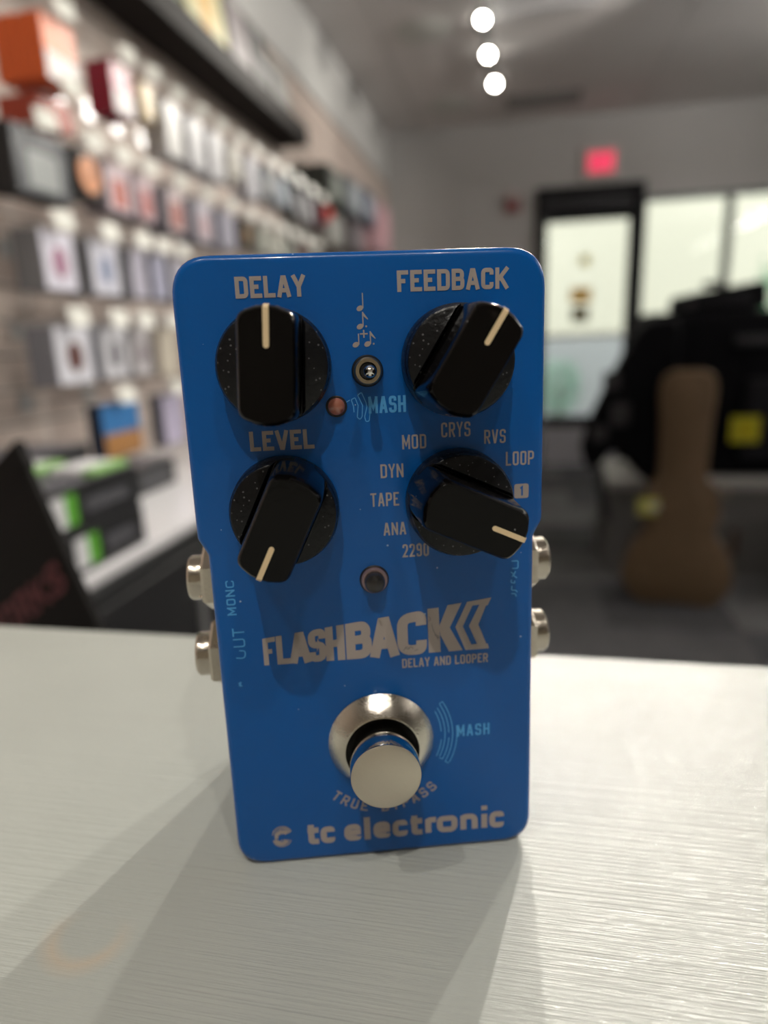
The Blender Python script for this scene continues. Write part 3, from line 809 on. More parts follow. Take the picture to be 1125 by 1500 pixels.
# black boxes with white and green end labels
M_bbox = mat('black_carton', (0.014, 0.014, 0.016), .4, var=(20, .3))
M_bbtop = mat('grey_carton_top', (0.085, 0.085, 0.10), .35)
M_glab = mat('green_label', (0.10, 0.36, 0.03), .5)
M_wlab = mat('white_label', (0.62, 0.62, 0.64), .5)
def gbox(x0, x1, y0, y1, z0, z1, lb):
    t = thing('accessory_box', lb, 'box', ((x0 + x1) / 2, (y0 + y1) / 2, z0), group='black boxes with green labels on the wall cabinet')
    hx, hy, h = (x1 - x0) / 2, (y1 - y0) / 2, z1 - z0
    obj('carton', B(-hx, hx, -hy, hy, 0, h, .001), M_bbox, t)
    obj('lid_panel', B(-hx + .003, hx - .003, -hy + .003, hy - .003, h, h + .001), M_bbtop, t)
    # label on the aisle side, at the near end
    obj('white_label', B(hx, hx + .0012, -hy + .018, -hy + .046, .010, h - .010), M_wlab, t)
    obj('green_label', B(hx, hx + .0012, -hy + .046, -hy + .070, .010, h - .010), M_glab, t)
    obj('side_print', B(hx, hx + .001, -hy + .09, hy - .03, h * .3, h * .62), mat('grey_print', (0.07, 0.07, 0.08), .5), t)
gbox(-.735, -.572, .640, .835, -.1995, -.136, 'black box with a white and green label, bottom of the stack on the cabinet')
gbox(-.735, -.572, .605, .832, -.1345, -.071, 'black box with a white and green label, upper one at the front of the stack')
gbox(-.93, -.785, .80, 1.02, -.1995, -.066, 'black box behind the stack with a pale green label, left one')
gbox(-.92, -.765, 1.06, 1.30, -.1995, -.140, 'black box behind the stack with a pale green label, right one')
for i, (x, y, z0) in enumerate([(-.715, .72, -.0695), (-.615, .735, -.0695)]):
    t = thing('flat_packet', ['white and green packet lying on the box stack, left', 'white and green packet lying on the box stack, right'][i], 'packet', (x, y + .03, z0))
    obj('white_sleeve', B(-.036, .018, -.035, .055, 0, .010, .002), M_wlab, t)
    obj('green_end', B(.018, .038, -.035, .055, 0, .010, .002), mat('pale_green_label', (0.24, 0.46, 0.14), .5), t)

# near black box with red lettering, leaning behind the counter
u = Vector((0.806, -0.167, 0.568)).normalized(); v = Vector((0.511, -0.289, -0.81)); v = (v - u * v.dot(u)).normalized()
nrm = u.cross(v).normalized()
camp = Vector((0.026, -0.116, 0.107))
TR = Vector((-.329, .299, .044))
if nrm.dot(camp - TR) < 0: nrm = -nrm
kb = thing('display_box', 'big black box with dark red lettering leaning behind the counter at the left edge', 'box', (0, 0, 0))
def kbox(name, a0, a1, b0, b1, d0, d1, m, par):
    bm = bmesh.new()
    vs = [bm.verts.new(TR + u * a + v * b + nrm * d) for a in (a0, a1) for b in (b0, b1) for d in (d0, d1)]
    for f in [(0, 1, 3, 2), (4, 6, 7, 5), (0, 4, 5, 1), (2, 3, 7, 6), (0, 2, 6, 4), (1, 5, 7, 3)]:
        bm.faces.new([vs[i] for i in f])
    return obj(name, bm, m, par)
M_kb = mat('matt_black_board', (0.006, 0.005, 0.0048), .7, spec=.12)
kbox('carton', -.24, 0, 0, .30, -.005, 0, M_kb, kb)
kbox('lid', -.2415, .0015, -.002, .02, -.006, .0005, M_kb, kb)
kq = text_quads('WORKS', -125, -12, 0, 23, 4.5, 6, gap=.5)
bm = bmesh.new()
for q in kq:
    bm.faces.new([bm.verts.new(TR + u * (a / 1000) + v * (.112 - b / 1000) + nrm * .0006) for a, b in q])
obj('lettering', bm, mat('dark_red_ink', (0.07, 0.004, 0.009), .5), kb)

# ================================================================== RIGHT SIDE STOCK
bn = thing('display_bench', 'low grey display bench behind the tan guitar case', 'bench', (0, 0, 0))
obj('bench_body', B(.47, 2.4, 3.13, 3.62, ZF, -.615), mat('bench_grey', (0.15, 0.143, 0.14), .7), bn)
obj('bench_top', B(.44, 2.43, 3.10, 3.65, -.615, -.572, .003), mat('bench_top_grey', (0.42, 0.41, 0.40), .5), bn)
M_bag = mat('black_nylon', (0.0035, 0.0035, 0.005), .75, bump=(400, .4), spec=.12)
M_bag2 = mat('worn_black_vinyl', (0.008, 0.008, 0.011), .5, bump=(200, .4), spec=.25)
M_strap = mat('dark_webbing', (0.02, 0.02, 0.024), .6)

def guitar_outline(bw, uw, ww, nw, bl, L, hw=None, n=10):
    """half outline from bottom centre up to the head, mirrored: lower bout bw, waist ww, upper bout uw, neck nw, body length bl"""
    hw = hw or nw
    ctrl = [(0, 0), (bw * .62, .0), (bw * .97, bl * .14), (bw, bl * .30), (bw * .86, bl * .48), (ww, bl * .62), (uw * .98, bl * .76), (uw * .93, bl * .90), (nw * 1.35, bl * 1.0), (nw, bl * 1.07), (nw, bl + (L - bl) * .5), (hw, L * .90), (hw * .92, L * .965), (hw * .55, L * .998), (0, L)]
    # catmull-rom
    pts = []
    P = [(-ctrl[1][0], ctrl[1][1])] + ctrl + [(-ctrl[-2][0], ctrl[-2][1])]
    for i in range(1, len(P) - 2):
        p0, p1, p2, p3 = [Vector(P[i + k]) for k in (-1, 0, 1, 2)]
        for s in range(n // 2):
            t = s / (n // 2)
            pts.append(0.5 * ((2 * p1) + (-p0 + p2) * t + (2 * p0 - 5 * p1 + 4 * p2 - p3) * t * t + (-p0 + 3 * p1 - 3 * p2 + p3) * t ** 3))
    pts.append(Vector(ctrl[-1]))
    right = [(max(p.x, 0), p.y) for p in pts]
    left = [(-x, y) for x, y in reversed(right[1:-1])]
    return right + left

def case_mesh(outl, depth, edge):
    cx = 0; cy = sum(p[1] for p in outl) / len(outl)
    def ins(d):
        out = []
        n = len(outl)
        for i in range(n):
            a = Vector(outl[i - 1]); b = Vector(outl[i]); c = Vector(outl[(i + 1) % n])
            tn = (c - a)
            if tn.length < 1e-9: tn = Vector((1, 0))
            tn.normalize(); nm = Vector((-tn.y, tn.x))
            out.append(b + nm * d)
        return out
    bm = bmesh.new()
    lp = []
    for d, y in [(edge, 0), (edge * .3, edge * .3), (0, edge), (0, depth - edge), (edge * .3, depth - edge * .3), (edge, depth)]:
        lp.append([(p.x, y, p.y) for p in ins(d)])
    loft(bm, lp)
    return bm

# tan guitar case standing on the floor
gc = thing('guitar_case', 'tan brown hard guitar case standing upright on the carpet with a yellow tag', 'guitar case', (.71, 2.75, ZF), (radians(-4), 0, radians(-8)))
M_tan_case = mat('tan_tweed', (0.135, 0.085, 0.044), .7, bump=(500, .5), var=(14, .12))
M_tan_dark = mat('brown_tweed', (0.105, 0.064, 0.032), .7, bump=(500, .5), var=(14, .12))
ol = guitar_outline(.218, .160, .138, .098, .52, 1.00, .108)
obj('case_shell', case_mesh(ol, .125, .022), M_tan_case, gc, True)
# raised arched front of the lid
ol2 = guitar_outline(.155, .105, .090, .055, .44, .90, .06)
bm = case_mesh(ol2, .02, .008); bmesh.ops.translate(bm, verts=bm.verts, vec=(0, -.016, .05))
obj('arched_lid', bm, M_tan_case, gc, True)
bm = bmesh.new()
for q in ribbon([(p[0] * .985, p[1] * .993 + .003) for p in ol], .007, True):
    vs = [bm.verts.new((p.x, .070, p.y)) for p in q]
ring_pts = ol
def seam(ol, y, w):
    b2 = bmesh.new(); loops = []
    for dy, s in ((-w, 1.0), (-w * .6, 1.012), (w * .6, 1.012), (w, 1.0)):
        loops.append([(p[0] * s, y + dy, .5 + (p[1] - .5) * (1 + (s - 1) * .5)) for p in ol])
    loft(b2, loops, cap=False); return b2
bm.free()
obj('binding', seam(ol, .062, .008), M_tan_dark, gc, True)
obj('handle', B(.205, .235, .045, .075, .22, .34, .008), mat('brown_handle', (.05, .03, .015), .5), gc)
for zz in (.12, .48):
    obj('latch', B(.17 if zz > .4 else .205, .185 if zz > .4 else .222, .045, .08, zz, zz + .03, .002), M_brass, gc)
ht = obj('hang_tag', B(-.065, .065, -.003, 0, -.036, .036, .001), mat('tag_yellow', (0.48, 0.46, 0.10), .5), gc, loc=(-.108, -.012, .43))
ht['label'] = 'yellow hang tag'
obj('tag_print', B(-.02, .025, -.004, -.003, -.012, .012), mat('tag_white', (0.62, 0.62, 0.52), .5), ht)
obj('string', B(-.001, .001, -.002, .0, .028, .07), M_wire, ht)

# big black case standing on the bench
bc = thing('equipment_case', 'large black equipment case on the bench with a yellow sticker', 'case', (1.10, 3.20, -.571))
obj('case_body', B(-.50, .90, 0, .42, 0, .755, .03), M_bag, bc)
obj('front_pocket', B(-.05, .40, -.035, .005, .08, .45, .012), M_bag2, bc)
obj('carry_handle', B(-.12, .12, -.03, 0.0, .60, .64, .008), M_strap, bc)
for x in (-.49, .85):
    for zz in (.0, .70):
        obj('corner_cap', B(x, x + .05, -.006, .05, zz, zz + .045, .006), M_strap, bc)
st = thing('yellow_sticker', 'square yellow sticker on the front of the black equipment case', 'sticker', (1.052, 3.1615, -.345))
obj('sticker_sheet', B(-.062, .062, -.003, 0, -.06, .06, .001), mat('sticker_olive_yellow', (0.50, 0.46, 0.02), .5), st)
obj('sticker_mark', B(-.03, .03, -.004, -.003, -.03, .03), mat('sticker_deep_yellow', (0.46, 0.38, 0.0), .5), st)
sb = thing('soft_gig_bag', 'black padded bag lying tilted on top of the equipment case', 'bag', (.93, 3.24, .186))
bm = bmesh.new()
prof = roundpoly([(-.17, 0, .03), (.20, 0, .03), (.185, .125, .03), (-.155, .075, .03)], True, 4)
loft(bm, [[(x * k, y, .06 + (z - .06) * k) for x, z in prof] for k, y in ((.93, 0), (1, .02), (1, .32), (.93, .34))])
obj('bag_body', bm, M_bag, sb, True)
obj('pocket', B(-.11, .12, -.016, .004, .02, .07, .008), M_bag2, sb, True)
obj('end_patch', B(-.155, -.115, -.014, .004, .015, .06, .006), mat('dark_grey_nylon', (0.035, 0.033, 0.036), .6), sb, True)  # end patch in a slightly greyer nylon
obj('carry_handle', B(-.05, .05, .14, .17, .105, .135, .008), M_strap, sb)
# slumped bag left of the case: flat panel bag with a hanging strap
sg = thing('slumped_gig_bag', 'black gig bag slumped at the left of the equipment case, strap hanging down', 'bag', (0, 3.02, 0))
prof = [(.535, .115), (.585, .165), (.71, .17), (.72, -.55), (.62, -.565), (.455, -.40), (.40, -.50), (.345, -.50), (.318, -.40), (.345, -.29), (.395, -.17), (.455, -.045)]
prof = roundpoly([(a, b, .05) for a, b in prof], True, 4)
cxx, czz = .53, -.18
loft_b = bmesh.new()
loft(loft_b, [[(cxx + (x - cxx) * k, y, czz + (z - czz) * k) for x, z in prof] for k, y in ((.93, -.03), (1, .0), (1, .045), (.95, .06))])
obj('bag_body', loft_b, M_bag, sg, True)
for nm_, x0, x1, z0, z1 in (('pocket', .40, .47, -.14, -.06), ('patch', .44, .52, -.30, -.20), ('patch', .36, .43, -.37, -.30)):
    obj(nm_, B(x0, x1, -.04, -.025, z0, z1, .01), mat('dark_grey_nylon', (0.035, 0.033, 0.036), .6), sg, True)  # small raised pieces in the same greyer nylon
bm = bmesh.new()
sp_ = [(.37, -.44), (.39, -.55), (.41, -.66), (.43, -.75), (.465, -.755), (.445, -.62), (.425, -.50)]
loft(bm, [[(x, y, z) for x, z in sp_] for y in (-.01, .01)])
obj('strap', bm, M_strap, sg)
def gigbag(lb, loc, rot, L=1.05, s=1.0):
    t = thing('guitar_gig_bag', lb, 'guitar case', loc, rot, None)
    ol = guitar_outline(.20 * s, .155 * s, .14 * s, .075 * s, .52, L)
    obj('bag_shell', case_mesh(ol, .11, .03), M_bag, t, True)
    p = case_mesh(guitar_outline(.15 * s, .10 * s, .095 * s, .04 * s, .42, .60), .02, .008)
    bmesh.ops.translate(p, verts=p.verts, vec=(0, -.018, .04)); obj('front_pocket', p, M_bag2, t, True)
    obj('zip', seam(ol, .055, .005), M_strap, t, True)
    obj('carry_handle', B(-.01, .01, -.03, .0, .55, .68, .004), M_strap, t)
    return t
gigbag('black gig bag standing at the right edge behind the tan case', (1.78, 2.90, ZF), (radians(-2), radians(0), 0), 1.15)
pb = thing('purple_bag', 'dark bag with a purple panel on the floor at the right edge', 'bag', (1.34, 2.80, ZF))
obj('bag_body', B(-.16, .2, 0, .22, 0, .44, .04), M_bag2, pb, True)
obj('purple_panel', B(-.12, .16, -.006, .01, .06, .38, .004), mat('deep_purple', (0.03, 0.010, 0.05), .5), pb)
obj('carry_handle', B(-.06, .08, .09, .12, .43, .47, .008), M_strap, pb)

# ================================================================== THE PEDAL
ped = thing('effects_pedal', 'blue delay pedal with four black knobs standing upright on the white counter', 'guitar pedal', (0, 0, 0), (radians(-1.5202), 0, radians(15.8809)))
PR = ped
LEAN = radians(1.52)
HW, HN, TOPZ = 33.15, 31.45, 122.15
def ped_outline(d):
    """outline inset by d, mm, corner radii; seen from the front, counter-clockwise"""
    a, b = HW - d, HN - d
    R = 7.2
    q = lambda x, z, r: (x, z, r)
    pts = [(-b, 0 + d, 6.0), (b, 0 + d, 6.0), (b, 68.7, 2.2), (a, 71.9, 2.2), (a, TOPZ - d, R - d * .5), (-a, TOPZ - d, R - d * .5), (-a, 71.9, 2.2), (-b, 68.7, 2.2)]
    return roundpoly(pts, True, 9)
bm = bmesh.new()
loops = []
def shear(x, y, z):
    return (x / 1000, y / 1000, (z + (y * math.tan(LEAN)) * max(0, 1 - z / 100)) / 1000)
for d, y in [(1.3, 0.0), (.95, .06), (.55, .28), (.22, .65), (.05, 1.1), (0, 1.6), (0, 25), (0, 48.5), (.5, 49.6), (1.4, 50)]:
    loops.append([shear(x, y, z) for x, z in ped_outline(d)])
L = [[bm.verts.new(p) for p in lp] for lp in loops]
n = len(L[0])
for a, b in zip(L, L[1:]):
    for i in range(n):
        bm.faces.new((a[i], a[(i + 1) % n], b[(i + 1) % n], b[i]))
bm.faces.new(L[0]); bm.faces.new(L[-1])
obj('enclosure', bm, M_blue, ped, True)
# base plate on the far side
obj('base_plate', B(-.0305, .0305, .050, .0512, .004, .1195, .0003), mat('black_base_plate', (0.02, 0.02, 0.02), .5), ped)

FY = -0.05      # print plane, mm in front of the face
def label_text(txt, x0, x1, z0, z1, t, m=None, name='lettering', rr=None, gap=.28, fn=None, label=None):
    return flat_mesh(name, text_quads(txt, x0, x1, z0, z1, t, rr, gap), FY, m or M_print, ped, fn, label)
label_text('DELAY', -22.1, -10.0, 114.75, 118.35, .72, rr=.6)
label_text('FEEDBACK', 6.1, 26.0, 115.0, 118.6, .72, rr=.6)
label_text('LEVEL', -21.8, -10.1, 88.05, 91.65, .72, rr=.6)
for tx, cx, wd, cz, h in [('MOD', 8.35, 4.5, 88.4, 2.65), ('CRYS', 16.2, 5.5, 90.3, 2.75), ('RVS', 23.6, 4.1, 88.65, 2.6), ('LOOP', 28.4, 5.4, 84.3, 2.65),
                          ('DYN', 4.0, 4.3, 83.15, 2.6), ('TAPE', 2.45, 5.4, 77.75, 2.6), ('ANA', 4.15, 4.3, 71.95, 2.5), ('2290', 8.05, 5.1, 67.45, 2.6)]:
    label_text(tx, cx - wd / 2, cx + wd / 2, cz - h / 2, cz + h / 2, .34, rr=.38, gap=.55)
# the boxed 1
rb = roundpoly([(27.35, 76.55, .5), (30.15, 76.55, .5), (30.15, 79.35, .5), (27.35, 79.35, .5)], True, 5)
flat_mesh('boxed_number', [rb], FY, M_print, ped)
flat_mesh('number_one', text_quads('1', 28.35, 29.05, 77.05, 78.9, .34, .2), FY - .02, M_dkblue, ped)
label_text('DELAY AND LOOPER', 4.65, 22.1, 43.0, 44.95, .30, rr=.3, gap=.45)

# FLASHBACK, growing to the right
def top_at(x): return 51.35 + (x + 22.5) * 5.25 / 45.2
bounds = [('F', -22.6, -20.15), ('L', -20.0, -17.1), ('A', -17.45, -13.35), ('S', -13.75, -10.3), ('H', -10.35, -6.6), ('B', -6.35, -1.25), ('A', -1.55, 4.05), ('C', 3.85, 9.75)]
fq = []
for ch, x0, x1 in bounds:
    W = x1 - x0; h = top_at((x0 + x1) / 2) - 45.7
    t = min(h * .235, W * .40)
    for q in glyph_quads(ch, W, h, t, h * .2):
        fq.append([(x0 + a, 45.7 + b / h * (top_at(x0 + a) - 45.7)) for a, b in q])
fq.append([(10.02, 55.23), (12.26, 55.35), (12.50, 45.89), (10.11, 45.88)])
fq.append([(12.30, 51.4), (14.06, 55.75), (16.85, 56.02), (14.43, 50.97), (13.2, 50.9)])
fq.append([(12.3, 51.5), (14.43, 50.97), (16.96, 45.94), (14.21, 45.86), (12.5, 49.5)])
# double chevron after the word, with its slot left blue
out = [(17.98, 56.15), (22.85, 56.75), (22.1, 55.2), (21.75, 55.1), (20.2, 51.2), (21.78, 47.04), (22.1, 46.95), (22.33, 45.92), (17.55, 45.9), (15.56, 50.98)]
slot_o = [(19.25, 55.15), (20.1, 55.25)]
fq += [[(15.56, 50.98), (17.05, 51.05), (19.05, 55.3), (17.98, 56.15)], [(17.98, 56.15), (19.05, 55.3), (20.45, 55.4), (22.85, 56.75)],
       [(22.85, 56.75), (20.45, 55.4), (21.75, 55.1), (22.1, 55.2)], [(20.45, 55.4), (18.3, 51.05), (20.2, 51.2), (21.75, 55.1)],
       [(18.3, 51.05), (19.9, 47.1), (21.78, 47.04), (20.2, 51.2)], [(15.56, 50.98), (17.55, 45.9), (18.75, 47.0), (17.05, 51.05)],
       [(17.55, 45.9), (22.33, 45.92), (19.9, 47.1), (18.75, 47.0)], [(22.33, 45.92), (22.1, 46.95), (21.78, 47.04), (19.9, 47.1)]]
flat_mesh('title_lettering', fq, FY, M_print, ped)
# scratches over the C and K
sq = []
for p in [[(4.2, 47.6), (4.7, 47.2), (5.3, 47.4), (6.0, 46.9), (6.5, 47.6), (7.0, 47.0)], [(5.0, 46.7), (5.6, 47.6), (6.2, 47.2)], [(7.2, 46.6), (8.0, 46.8), (8.6, 46.4)],
          [(10.3, 53.6), (10.6, 53.2), (10.5, 52.8), (10.2, 52.7)], [(10.8, 52.0), (11.1, 50.6), (11.7, 49.4), (12.0, 48.6)], [(11.3, 49.6), (12.2, 49.4), (11.9, 48.9), (12.5, 49.1)]]:
    sq += ribbon(roundpoly([(a[0], a[1], .2) for a in p]), .11)
flat_mesh('scratch', [[(v.x, v.y) for v in q] for q in sq], FY - .02, M_scratch, ped)

# maker name in heavy lower case
nm = [('t', -16.9, -14.3), ('c', -13.9, -10.9), ('e', -8.9, -5.4), ('l', -4.75, -3.3), ('e', -2.7, .85), ('c', 1.35, 4.6), ('t', 5.0, 7.75), ('r', 8.4, 10.75), ('o', 10.9, 15.35), ('n', 16.0, 19.75), ('i', 20.45, 21.95), ('c', 22.3, 25.5)]
tq = []
for ch, x0, x1 in nm:
    t = 1.28; W = x1 - x0; H = 4.0
    for q in glyph_quads(ch, W, H, t, 1.1):
        tq.append([(x0 + a, 4.05 + b) for a, b in q])
flat_mesh('maker_name', tq, FY, M_print, ped)
# ball emblem: rings shifted to the upper right
eq = []
def circ(cx, cz, r, t, a0=0, a1=360, n=28):
    pts = [(cx + r * cos(radians(a0 + (a1 - a0) * i / n)), cz + r * sin(radians(a0 + (a1 - a0) * i / n))) for i in range(n + 1)]
    return [[(v.x, v.y) for v in q] for q in ribbon(pts, t)]
for k in range(5):
    eq += circ(-21.9 + (k * .12), 7.0 + k * .05, 2.0 - k * .38, .2, 18 - k * 4, 178 + k * 4)
    eq += circ(-22.0 - (k * .12), 6.1 - k * .05, 1.9 - k * .36, .2, 188 - k * 4, 345 + k * 4)
eq += circ(-22.0, 6.55, 1.15, .75, 30, 200) + circ(-22.2, 5.9, 1.0, .8, 195, 350)
flat_mesh('ball_emblem', eq, FY, M_print, ped)

# TRUE BYPASS round the footswitch
tx = 'TRUE BYPASS'; aq = []
RA = 14.35
for i, c in enumerate(tx):
    if c == ' ': continue
    ang = radians(231 + i * (80 / 10))
    W, H, t = 1.45, 2.3, .36
    for q in glyph_quads(c, W, H, t, .35):
        pts = []
        for a, b in q:
            aa = ang + (a - W / 2) / (RA + H / 2); rr = RA + H - b
            pts.append((-.25 + rr * cos(aa), 27.2 + rr * sin(aa)))
        aq.append(pts)
flat_mesh('arc_lettering', aq, FY, M_print, ped)

# note symbols
nq = []
def note(x, z, stem=3.0, flag=False, dot=False, s=1.0):
    q = []
    pts = [(x + .62 * s * cos(a) * cos(.45) - .45 * s * sin(a) * sin(.45), z + .62 * s * cos(a) * sin(.45) + .45 * s * sin(a) * cos(.45)) for a in [i * pi / 8 for i in range(16)]]
    q.append(pts)
    sx = x + .55 * s
    q.append([(sx - .1, z), (sx + .1, z), (sx + .1, z + stem), (sx - .1, z + stem)])
    if flag: q.append([(sx + .05, z + stem), (sx + .95, z + stem - 1.25), (sx + .85, z + stem - 1.35), (sx + .05, z + stem - .7)])
    if dot: q.append([(sx + .55 + .18 * cos(a), z - .0 + .18 * sin(a)) for a in [i * pi / 4 for i in range(8)]])
    return q
nq += note(-.65, 112.45, 2.6) + note(-.75, 109.35, 2.5, True, True)
nq += note(-1.65, 106.25, 1.9) + note(.45, 106.3, 2.2, True, True)
nq += [[(-.85, 107.95), (.55, 107.95), (.55, 108.2), (-.85, 108.2)], [(-.27, 107.4), (-.02, 107.4), (-.02, 108.75), (-.27, 108.75)]]
flat_mesh('note_symbols', nq, FY, M_print, ped)

# light blue MASH prints
mq = text_quads('MASH', .15, 7.0, 93.95, 97.0, .5, .4, .35)
flat_mesh('mash_lettering', mq, FY, M_lblue, ped)
wq = []
for p in [[(-3.95, 96.15), (-3.2, 96.55)], [(-2.55, 94.3, .2), (-2.6, 95.4, .3), (-2.95, 96.6, .2), (-2.25, 96.95, .2), (-1.75, 95.5, .3), (-2.0, 93.4, .3), (-1.5, 92.9, .3), (-1.1, 93.5, .3), (-.95, 95.5, .3), (-1.75, 97.35, .2), (-1.05, 97.85, .2), (-.3, 96.0, .3), (-.15, 95.2, .3), (-.65, 93.4, .3), (-.45, 92.5, .3), (.15, 92.6, .3), (.35, 93.9, .2), (.25, 95.2, .2), (.7, 96.4)]]:
    wq += [[(v.x, v.y) for v in q] for q in ribbon(roundpoly(p), .16)]
flat_mesh('wave_symbol', wq, FY, M_lblue, ped)
aq = []
cx, cz = -.25, 27.75
def arc(r, a0, a1, t=.20, n=20):
    pts = [(cx + 1.2 + r * cos(radians(a0 + (a1 - a0) * i / n)), cz + r * sin(radians(a0 + (a1 - a0) * i / n))) for i in range(n + 1)]
    return [[(v.x, v.y) for v in q] for q in ribbon(pts, t)]
aq += arc(11.3, 2, 27) + arc(12.1, -26, 29) + arc(12.9, 0, 31) + arc(13.7, -29, 32) + arc(14.6, -28, 6) + arc(11.4, -27, -7) + arc(12.95, -28, -5)
for r1, r2, a in [(12.9, 13.7, 31.5), (12.1, 12.95, -27.5), (13.7, 14.6, -29)]:
    p = [(cx + 1.2 + r * cos(radians(a)), cz + r * sin(radians(a))) for r in (r1, r2)]
    aq += [[(v.x, v.y) for v in q] for q in ribbon(p, .2)]
flat_mesh('sound_wave_arcs', aq, FY, M_lblue, ped)
flat_mesh('mash_lettering', text_quads('MASH', 15.6, 22.4, 26.65, 29.3, .40, .35, .7), FY, M_lblue, ped)
# side prints, turned a quarter
def turned(quads, cx, cz, ccw=True):
    return [[(cx - b, cz + a) if ccw else (cx + b, cz - a) for a, b in q] for q in quads]
flat_mesh('side_lettering', turned(text_quads('MON', 0, 5.2, 0, 1.75, .3, .35, .9), -27.0, 56.6), FY, M_lblue, ped)
flat_mesh('side_lettering', turned([[(a, b) for a, b in q] for q in text_quads('C', 5.6, 7.0, 0, 1.6, .25, .35)], -27.0, 56.6), FY, M_lblue, ped)
flat_mesh('side_lettering', turned(text_quads('UT', 2.6, 6.6, 0, 2.3, .3, .5, .9), -25.9, 47.3), FY, M_lblue, ped)
flat_mesh('side_lettering', turned([[(v.x, v.y) for v in q] for q in ribbon(roundpoly([(0.4, 2.0), (.2, .3, .8), (1.8, .1, .8), (1.9, 1.3)]), .26)], -25.9, 47.3), FY, M_lblue, ped)
flat_mesh('worn_star', [[(v.x, v.y) for v in q] for p in ([(-28.0, 42.4), (-27.2, 41.6)], [(-27.9, 41.7), (-27.3, 42.5)], [(-27.6, 42.6), (-27.6, 41.5)]) for q in ribbon(p, .16)], FY, M_lblue, ped)
wr = []
for p in [[(26.9, 64.0), (28.2, 64.0, .3), (28.2, 62.5, .3), (27.0, 62.5)], [(26.8, 61.8), (27.4, 61.2), (27.0, 60.8)], [(27.7, 61.9), (27.3, 61.0), (28.0, 60.5)], [(26.9, 60.2, .3), (26.8, 59.6, .3), (27.6, 59.4, .3), (27.5, 60.0)], [(27.0, 58.9, .2), (26.9, 58.0, .3), (27.8, 57.9), (28.1, 57.5)], [(26.9, 57.3), (27.7, 57.2, .3), (27.9, 56.6)]]:
    wr += [[(v.x, v.y) for v in q] for q in ribbon(roundpoly(p), .24)]
flat_mesh('side_lettering', wr, FY, M_lblue, ped)

# knobs
def bar_loop(w_, r, ang, h, n=9):
    """rounded bar cut from a circle of radius r and width w_"""
    a = math.asin(min(1, (w_ / 2) / r))
    pts = []
    for s in (0, 1):
        for i in (0, 3, 4, 5, 6, n):
            t = -a + 2 * a * i / n + s * pi
            pts.append((r * cos(t), r * sin(t), 2.0 if i in (0, n) else 0))
    pts = roundpoly(pts, True, 4)
    ca, sa = cos(ang), sin(ang)
    return [((x * ca - y * sa) / 1000, -h / 1000, (x * sa + y * ca) / 1000) for x, y in pts]

def knob(lb, x, z, deg, R=9.85):
    ang = radians(deg)
    k = obj('knob', lathe(bmesh.new(), [((R + .15) / 1000, .0004), ((R + .15) / 1000, .0012), (R / 1000, .0042), ((R - .25) / 1000, .0048), ((R - .8) / 1000, .0050), (.004, .0042)], 72), M_dusty, ped, True)
    k.location = (x / 1000, 0, z / 1000)
    k['label'] = lb
    bm = bmesh.new(); RK = R; R = 10.05
    loft(bm, [bar_loop(9.9, R - .05, ang, 1.5), bar_loop(9.6, R - .3, ang, 8), bar_loop(9.3, R - .8, ang, 15.8), bar_loop(9.05, R - 1.0, ang, 16.8), bar_loop(8.7, R - 1.2, ang, 17.3), bar_loop(8.2, R - 1.5, ang, 17.6)])
    obj('grip_bar', bm, M_black, k, True)
    # outer skirt segments standing a little higher than the valley beside the bar
    for s in (-1, 1):
        bm = bmesh.new()
        d0 = 5.2; r = RK - .35
        a0 = math.acos(d0 / r)
        def seg(rr, dd, h):
            aa = math.acos(dd / rr); pts = []
            for i in range(15):
                t = -aa + 2 * aa * i / 14 + s * pi / 2 + ang
                pts.append((rr * cos(t) / 1000, -h / 1000, rr * sin(t) / 1000))
            return pts
        loft(bm, [seg(r + .28, d0 - .5, 2.5), seg(r + .12, d0 - .25, 4.9), seg(r - .12, d0, 5.7), seg(r - .55, d0 + .35, 6.0)])
        obj('skirt_segment', bm, M_dusty, k, True)
    # pointer: top strip with round inner end, folded over the rim
    ca, sa = cos(ang), sin(ang)
    top = [(2.75 + .45 - .45 * cos(t), .45 * sin(t)) for t in [(-90 + 18 * i) * pi / 180 for i in range(11)]]
    top = [(3.2 + 0, -.45)] + [(3.2 - .45 * cos(t), .45 * sin(t)) for t in [(-80 + 16 * i) * pi / 180 for i in range(11)]] + [(3.2, .45), (R - 1.35, .45), (R - 1.35, -.45)]
    bm = bmesh.new()
    def P3(a, b, h): return ((a * ca - b * sa) / 1000, -h / 1000, (a * sa + b * ca) / 1000)
    bm.faces.new([bm.verts.new(P3(a, b, 17.66)) for a, b in top])
    e = [(R - 1.35, 17.66), (R - 1.0, 17.3), (R - .85, 16.7), (R - .62, 15.2)]
    for (r1, h1), (r2, h2) in zip(e, e[1:]):
        bm.faces.new([bm.verts.new(P3(*q)) for q in ((r1, -.45, h1), (r1, .45, h1), (r2, .40, h2), (r2, -.40, h2))])
    obj('pointer_line', bm, M_cream, k)
    return k
knob('black delay knob with its cream pointer straight up', -16.2, 103.1, 86.5)
knob('black feedback knob with its cream pointer at one o\'clock', 16.35, 102.75, 58.0)
knob('black level knob with its cream pointer at seven o\'clock', -16.2, 77.1, -116)
knob('black mode knob with its cream pointer at four o\'clock', 16.3, 76.9, -25)

